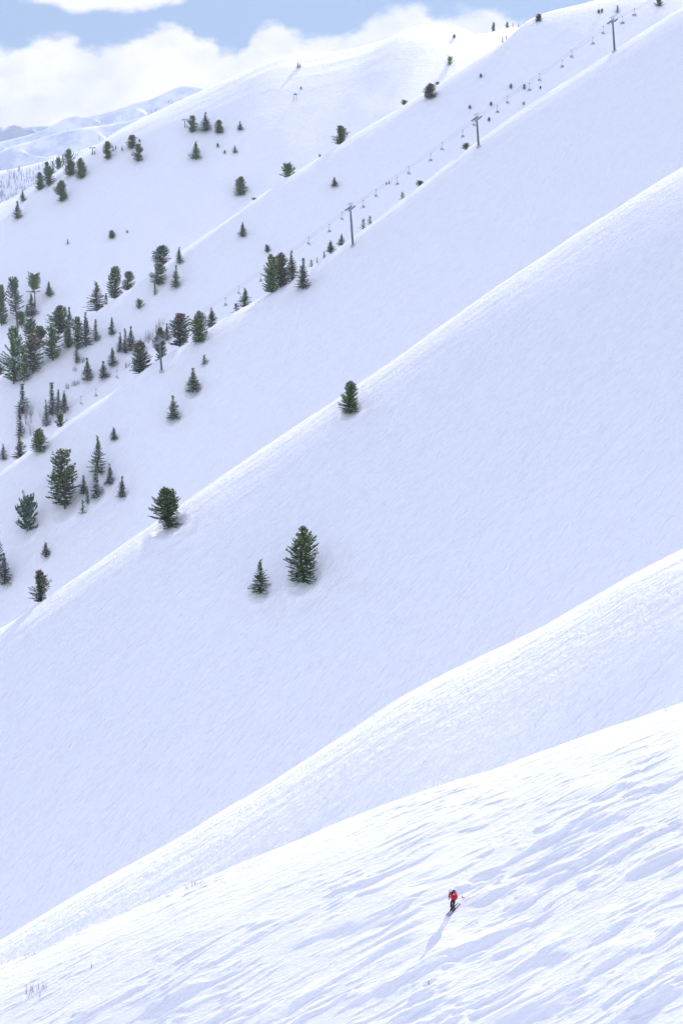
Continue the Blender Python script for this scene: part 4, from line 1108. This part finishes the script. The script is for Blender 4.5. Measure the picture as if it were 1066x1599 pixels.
# ------------------------------------------------------------------ dry plants of the near slope
def dry_plants():
    spots = [(308, 1379, 1.0, 8, 'russet grass tuft on the near crest line, largest one left of centre'), (297, 1384, .6, 5, 'low russet tuft just left of the largest crest tuft'),
             (270, 1396, .4, 4, 'thin russet tuft farther left along the near crest'), (51, 1491, .7, 6, 'russet tuft on the near crest at the lower left edge'),
             (407, 1338, .4, 4, 'tiny russet tuft on the near crest below the middle spur'), (690, 1227, .5, 5, 'tiny russet tuft on the near crest straight above the skier'),
             (862, 1168, .6, 5, 'low russet tuft on the near crest right of the skier'), (1045, 1106, .4, 4, 'tiny russet tuft on the near crest at the right edge')]
    for i, (u, v, h, n, lab) in enumerate(spots):
        p = hit(u, v + 2, 150); rng = random.Random(80 + i); mb = MB()
        for q in range(n):
            stems(mb, rng, (rng.uniform(-.5, .5), rng.uniform(-.2, .2), .02), 5, .3, h * .38, .008)
        o = mb.build('dry_grass_tuft', REDTWIG); o.location = p
        tag(o, lab, 'grass tuft', 'dry tufts along the near crest')
    p = hit(56, 1550, 140); rng = random.Random(99); mb = MB()
    for q in range(16):
        stems(mb, rng, (rng.gauss(0, .5), rng.gauss(0, .45), .25), 4, .25, .5, .009)
    o = mb.build('bare_bush', TWIG); o.location = p
    tag(o, 'sparse grey twiggy bush poking from the sunlit snow at the bottom left', 'bush')
    for i, (u, v, lab) in enumerate([(669, 1537, 'single dark twig tip in the snow below the skier shadow'), (143, 1511, 'single twig tip in the snow right of the twiggy bush')]):
        p = hit(u, v, 140); rng = random.Random(120 + i); mb = MB(); stems(mb, rng, (0, 0, .25), 5, .06, .14, .012)
        o = mb.build('twig', TWIG); o.location = p; tag(o, lab, 'twig')
dry_plants()

# ------------------------------------------------------------------ the skier
def skinned(name, verts, edges, radii, sub=2, root=0):
    """one continuous surface grown round a skeleton"""
    me = bpy.data.meshes.new(name); me.from_pydata([tuple(v) for v in verts], edges, []); me.update()
    o = bpy.data.objects.new(name, me); COL.objects.link(o)
    sk = o.modifiers.new('skin', 'SKIN'); sk.use_smooth_shade = True; sk.branch_smoothing = .6
    if not me.skin_vertices: me.skin_vertices.new()
    for i, r in enumerate(radii):
        rr_ = r if isinstance(r, tuple) else (r, r)
        me.skin_vertices[0].data[i].radius = rr_
        me.skin_vertices[0].data[i].use_root = (i == root)
    if sub: sb = o.modifiers.new('sub', 'SUBSURF'); sb.levels = sub; sb.render_levels = sub
    dg = bpy.context.evaluated_depsgraph_get(); dg.update()
    bm_ = bpy.data.meshes.new_from_object(o.evaluated_get(dg))
    bpy.data.objects.remove(o); bpy.data.meshes.remove(me)
    bm_.name = name
    bm_.polygons.foreach_set('use_smooth', [True] * len(bm_.polygons))
    return bm_
def skier():
    p = hit(707, 1421, 150)
    p.z = float(terrain(p.x / p.y, p.y)) + .02
    F = Vector((-.62, -.785, 0)).normalized(); Lf = Vector((-F.y, F.x, 0)); U = Vector((0, 0, 1))
    def gz(f, l):
        q = p + F * f + Lf * l
        return float(terrain(q.x / q.y, q.y)) - p.z
    slope = (gz(.7, 0) - gz(-.7, 0)) / 1.4
    def W(f, l, u): return F * f + Lf * l + U * u            # relative to the feet
    RED = plain('red_jacket', (.52, .010, .028), .6, .18, 9); BLK = plain('black_cloth', (.012, .013, .015), .7, .2)
    SKIN_ = plain('skin', (.48, .27, .19), .55, .08); WHT = plain('helmet_shell', (.62, .66, .72), .3, .06)
    LENS = plain('goggle_lens', (.05, .08, .12), .15, .1, spec=.8); CROSS = plain('white_cross', (.8, .8, .8), .6)
    PURP = plain('ski_topsheet', (.06, .08, .16), .35, .3, 8); POLE = plain('pole_shaft', (.55, .10, .10), .4, .1)
    EDGE = plain('steel_edge', (.4, .42, .45), .3, .1); BUCK = plain('boot_shell', (.03, .03, .035), .35, .15)
    person = empty('person', p)
    tag(person, 'skier in a red jacket, white helmet and black trousers standing on the sunlit near slope', 'person')
    def part(name, me, mat, parent=person):
        me.materials.clear(); me.materials.append(mat)
        return link(bpy.data.objects.new(name, me), parent)
    zf = {s_: gz(0, .11 * s_) for s_ in (-1, 1)}
    # skeleton: pelvis 0, belly 1, chest 2, neck 3, head base 4, crown 5
    J = {}
    J['pelvis'] = W(-.06, 0, .90); J['belly'] = W(.00, 0, 1.06); J['chest'] = W(.10, 0, 1.28); J['neck'] = W(.17, .0, 1.43)
    J['chin'] = W(.225, -.04, 1.48); J['head'] = W(.255, -.07, 1.57); J['crown'] = W(.265, -.08, 1.67)
    for s_ in (-1, 1):
        k = 'L' if s_ > 0 else 'R'
        J['hip' + k] = W(-.04, .10 * s_, .86); J['knee' + k] = W(.13, .12 * s_, .48 + zf[s_]); J['ankle' + k] = W(.0, .11 * s_, .12 + zf[s_])
        J['toe' + k] = W(.17, .11 * s_, .07 + slope * .17 + zf[s_])
        J['sh' + k] = W(.09, .205 * s_, 1.37); J['el' + k] = W(-.02, .34 * s_, 1.11)
        J['wr' + k] = W(.14 if s_ < 0 else .06, .27 * s_, .92)
        J['palm' + k] = J['wr' + k] + W(.06, -.01 * s_, -.06)
    names = list(J); ix = {n: i for i, n in enumerate(names)}
    E = [('pelvis', 'belly'), ('belly', 'chest'), ('chest', 'neck'), ('neck', 'chin'), ('chin', 'head'), ('head', 'crown')]
    for k in 'LR':
        E += [('pelvis', 'hip' + k), ('hip' + k, 'knee' + k), ('knee' + k, 'ankle' + k), ('ankle' + k, 'toe' + k), ('chest', 'sh' + k), ('sh' + k, 'el' + k), ('el' + k, 'wr' + k), ('wr' + k, 'palm' + k)]
    rad_ = {'pelvis': .14, 'belly': .125, 'chest': .135, 'neck': .06, 'chin': .07, 'head': .092, 'crown': .06}
    for k in 'LR':
        rad_.update({'hip' + k: .10, 'knee' + k: .062, 'ankle' + k: .045, 'toe' + k: .04, 'sh' + k: .065, 'el' + k: .045, 'wr' + k: .03, 'palm' + k: .038})
    V = [J[n] for n in names]; EE = [(ix[a], ix[b]) for a, b in E]; RR = [rad_[n] for n in names]
    # nose
    V.append(J['head'] + W(.11, 0, -.035)); EE.append((ix['head'], len(V) - 1)); RR.append(.016)
    part('body', skinned('body', V, EE, RR), SKIN_)
    def sub(nm, joints, edges, radii, mat, par=person):
        return part(nm, skinned(nm, [J[j] if isinstance(j, str) else j for j in joints], edges, radii), mat, par)
    hem = W(-.05, 0, .80)
    jk = sub('jacket', [hem, 'belly', 'chest', W(.155, 0, 1.42), 'shL', 'elL', 'wrL', 'shR', 'elR', 'wrR', W(-.04, 0, .93)],
        [(0, 10), (10, 1), (1, 2), (2, 3), (2, 4), (4, 5), (5, 6), (2, 7), (7, 8), (8, 9)], [(.25, .21), (.24, .21), (.25, .20), .11, .14, .115, .08, .14, .115, .08, (.245, .21)], RED)
    m = MB(); m.tube([J['chest'] + U * .06 + F * .02, J['neck'] - U * .01, J['chin'] - U * .02 - F * .01], [.13, .098, .088], 14); link(bpy.data.objects.new('collar', m.mesh('collar', BLK, True)), jk)
    def cross_on(o, n, s_):
        m = MB(); n = n.normalized(); a = n.cross(U).normalized(); b = n.cross(a)
        m.box(o, a * s_, b * s_ * .32, n * .006); m.box(o + n * .003, a * s_ * .32, b * s_, n * .006); return m
    for o, n in ((J['shL'] + F * .142 + Lf * .03 + U * -.02, F + Lf * .3), (J['shR'] + F * .147 - Lf * .02 - U * .03, F - Lf * .3), (W(.262, -.09, 1.18), F)):
        link(bpy.data.objects.new('cross_patch', cross_on(o, n, .05 if o.z > 1.25 else .038).mesh('cross_patch', CROSS)), jk)
    m = MB()
    for a, b in ((W(.31, 0, 1.30), W(.215, 0, .84)),): m.tube([a, b], [.009, .009], 5)
    link(bpy.data.objects.new('zip', m.mesh('zip', BLK)), jk)
    sub('trousers', [W(-.05, 0, .93), 'pelvis', 'hipL', 'kneeL', J['ankleL'] + U * .10, 'hipR', 'kneeR', J['ankleR'] + U * .10],
        [(0, 1), (1, 2), (2, 3), (3, 4), (1, 5), (5, 6), (6, 7)], [.155, .155, .125, .088, .085, .125, .088, .085], BLK)
    # helmet with brim line, goggles
    bm = bmesh.new(); bmesh.ops.create_uvsphere(bm, u_segments=24, v_segments=16, radius=1)
    hc = J['head'] + W(-.012, 0, .03); hf = (F * .88 - U * .42 - Lf * .2).normalized(); hu = (U * .88 + F * .42).normalized(); hl = hu.cross(hf).normalized()
    for v in list(bm.verts):
        if v.co.z < -.25 and v.co.x > -.3: v.co.z = -.25
        if v.co.z < -.55: v.co.z = -.55
    for v in bm.verts: v.co = hc + hf * v.co.x * .158 + hl * v.co.y * .138 + hu * v.co.z * .142
    me = bpy.data.meshes.new('helmet'); bm.to_mesh(me); bm.free(); me.polygons.foreach_set('use_smooth', [True] * len(me.polygons))
    hel = part('helmet', me, WHT)
    for q in (-.05, 0, .05):
        m = MB(); m.box(hc + hf * .02 + hl * q + hu * .122, hf * .035, hl * .008, hu * .012); link(bpy.data.objects.new('vent', m.mesh('vent', BLK)), hel)
    m = MB(); gp = J['head'] + hf * .105 - hu * .012
    m.tube([gp + hl * .085 - hf * .03, gp + hl * .05 + hf * .012, gp + hf * .018, gp - hl * .05 + hf * .012, gp - hl * .085 - hf * .03], [.03, .042, .036, .042, .03], 10)
    part('goggles', m.mesh('goggles', None, True), LENS)
    # gloves: palm, four curled fingers, thumb
    for k, s_ in (('L', 1), ('R', -1)):
        w_, pm = J['wr' + k], J['palm' + k]
        ax = (pm - w_).normalized(); inn = -Lf * s_; fw = F
        vs = [w_ - ax * .05, w_, pm]; ed = [(0, 1), (1, 2)]; rd = [.062, .045, .046]
        for q, ln in ((-1.5, .85), (-.5, 1.0), (.5, .96), (1.5, .78)):
            b = pm + fw * q * .021 + ax * .03; c = b + ax * .045 * ln; d_ = c + (ax * .3 + inn).normalized() * .036 * ln; e_ = d_ + (inn * .5 - ax).normalized() * .026
            n0 = len(vs); vs += [b, c, d_, e_]; ed += [(2, n0), (n0, n0 + 1), (n0 + 1, n0 + 2), (n0 + 2, n0 + 3)]; rd += [.015, .014, .013, .011]
        n0 = len(vs); vs += [pm - ax * .01 + fw * .045 + inn * .01, pm + fw * .065 + inn * .035 + ax * .025]; ed += [(2, n0), (n0, n0 + 1)]; rd += [.017, .014]
        part('glove', skinned('glove', vs, ed, rd, 1), BLK)
    # boots
    for k, s_ in (('L', 1), ('R', -1)):
        a = J['ankle' + k]; m = MB()
        sf_ = (F + U * slope).normalized(); su = (U - F * slope).normalized()
        m.box(a + sf_ * .05 - su * .03, sf_ * .165, Lf * .055, su * .055); m.tube([a - su * .02, a + su * .09 + sf_ * .02, a + su * .24 + sf_ * .06], [.066, .07, .078], 12)
        b = part('boot', m.mesh('boot'), BUCK)
        for q in range(3):
            mm = MB(); c = a + su * (.04 + q * .06) + sf_ * (.075 + q * .012); mm.box(c, sf_ * .012, Lf * .04, su * .009); link(bpy.data.objects.new('buckle', mm.mesh('buckle', EDGE)), b)
    # skis, lying on the snow
    sf_ = (F + U * slope).normalized(); su = (U - F * slope).normalized()
    for k, s_ in (('L', 1), ('R', -1)):
        c = p + J['ankle' + k] - su * .10 + sf_ * .03
        r = empty('ski', c); tag(r, 'dark ski under the skier, the one nearer the camera-right side' if s_ > 0 else 'dark ski under the skier, the one on the camera-left side', 'ski', 'the pair of skis')
        m = MB(); prof_ = [(-.84, .040, .02), (-.78, .052, .004), (-.4, .044, 0), (0, .040, 0), (.4, .045, 0), (.70, .058, .004), (.80, .050, .035), (.88, .028, .085), (.91, .008, .11)]
        vs = []; fs = []
        for (f, w_, h_) in prof_:
            for (a_, b_) in ((-1, 0), (1, 0), (1, 1), (-1, 1)): vs.append(sf_ * f + Lf * w_ * a_ + su * (h_ + .014 * b_))
        for i in range(len(prof_) - 1):
            for q in range(4): fs.append((i * 4 + q, i * 4 + (q + 1) % 4, i * 4 + 4 + (q + 1) % 4, i * 4 + 4 + q))
        fs += [(0, 3, 2, 1), tuple(len(vs) - 4 + q for q in range(4))]
        m.add(vs, fs); m.build('board', PURP, r)
        for f, nm in ((.19, 'toe_binding'), (-.17, 'heel_binding')):
            m = MB(); m.box(sf_ * f + su * .035, sf_ * .05, Lf * .035, su * .022); m.box(sf_ * (f * 1.05) + su * .06, sf_ * .02, Lf * .025, su * .014); m.build(nm, BUCK, r)
    # poles, both held in the left hand and trailing behind
    for i, (dl, du, ln) in enumerate(((.0, .0, 1.02), (.13, -.03, 1.06))):
        a = J['palmL'] + Lf * .0; d = (W(-1, dl, .02 + du)).normalized()
        r = empty('ski_pole', p + a); tag(r, 'thin red ski pole trailing behind the skier, the ' + ('upper' if i == 0 else 'lower') + ' one of two held together', 'ski pole', 'the pair of ski poles')
        m = MB(); m.tube([d * -.14, d * ln], [.011, .008], 7); m.build('shaft', POLE, r)
        m = MB(); m.tube([d * -.24, d * -.12], [.019, .016], 8); m.build('grip', BLK, r)
        m = MB(); m.tube([d * (ln - .10), d * (ln - .085)], [.05, .055], 12); m.tube([d * (ln - .12), d * (ln - .06)], [.017, .015], 8); m.build('basket', BLK, r)
        m = MB(); m.tube([d * ln, d * (ln + .03)], [.007, .003], 5); m.build('tip', EDGE, r)
    # backpack
    bc = J['chest'] - F * .235 + U * .04; r = empty('backpack', p + bc)
    tag(r, 'bulky red and black backpack on the skier, rising beside the helmet', 'backpack')
    tf = (F * .96 + U * .0).normalized(); tu = (U * .93 + F * .36).normalized()
    bm = bmesh.new(); bmesh.ops.create_cube(bm, size=2); bmesh.ops.bevel(bm, geom=bm.edges[:], offset=.45, segments=4, affect='EDGES')
    for v in bm.verts: v.co = F * v.co.x * .12 + Lf * (v.co.y * .17 + .03) + tu * (v.co.z * .24)
    me = bpy.data.meshes.new('pack_body'); bm.to_mesh(me); bm.free(); me.polygons.foreach_set('use_smooth', [True] * len(me.polygons)); me.materials.append(RED)
    pb = link(bpy.data.objects.new('pack_body', me), r)
    bm = bmesh.new(); bmesh.ops.create_cube(bm, size=2); bmesh.ops.bevel(bm, geom=bm.edges[:], offset=.4, segments=3, affect='EDGES')
    for v in bm.verts: v.co = F * (v.co.x * .10 + .01) + Lf * (v.co.y * .10) + tu * (v.co.z * .045 + .24) + Lf * .03
    me = bpy.data.meshes.new('lid'); bm.to_mesh(me); bm.free(); me.materials.append(BLK); link(bpy.data.objects.new('lid', me), r)
    off = -bc
    for s_ in (-1, 1):
        m = MB(); m.tube([off + W(-.05, .11 * s_, 1.44), off + W(.09, .115 * s_, 1.475), off + W(.25, .125 * s_, 1.37), off + W(.285, .14 * s_, 1.24), off + W(.16, .23 * s_, 1.06)], [.026, .028, .028, .024, .018], 6)
        m.build('strap', BLK, r)
skier()
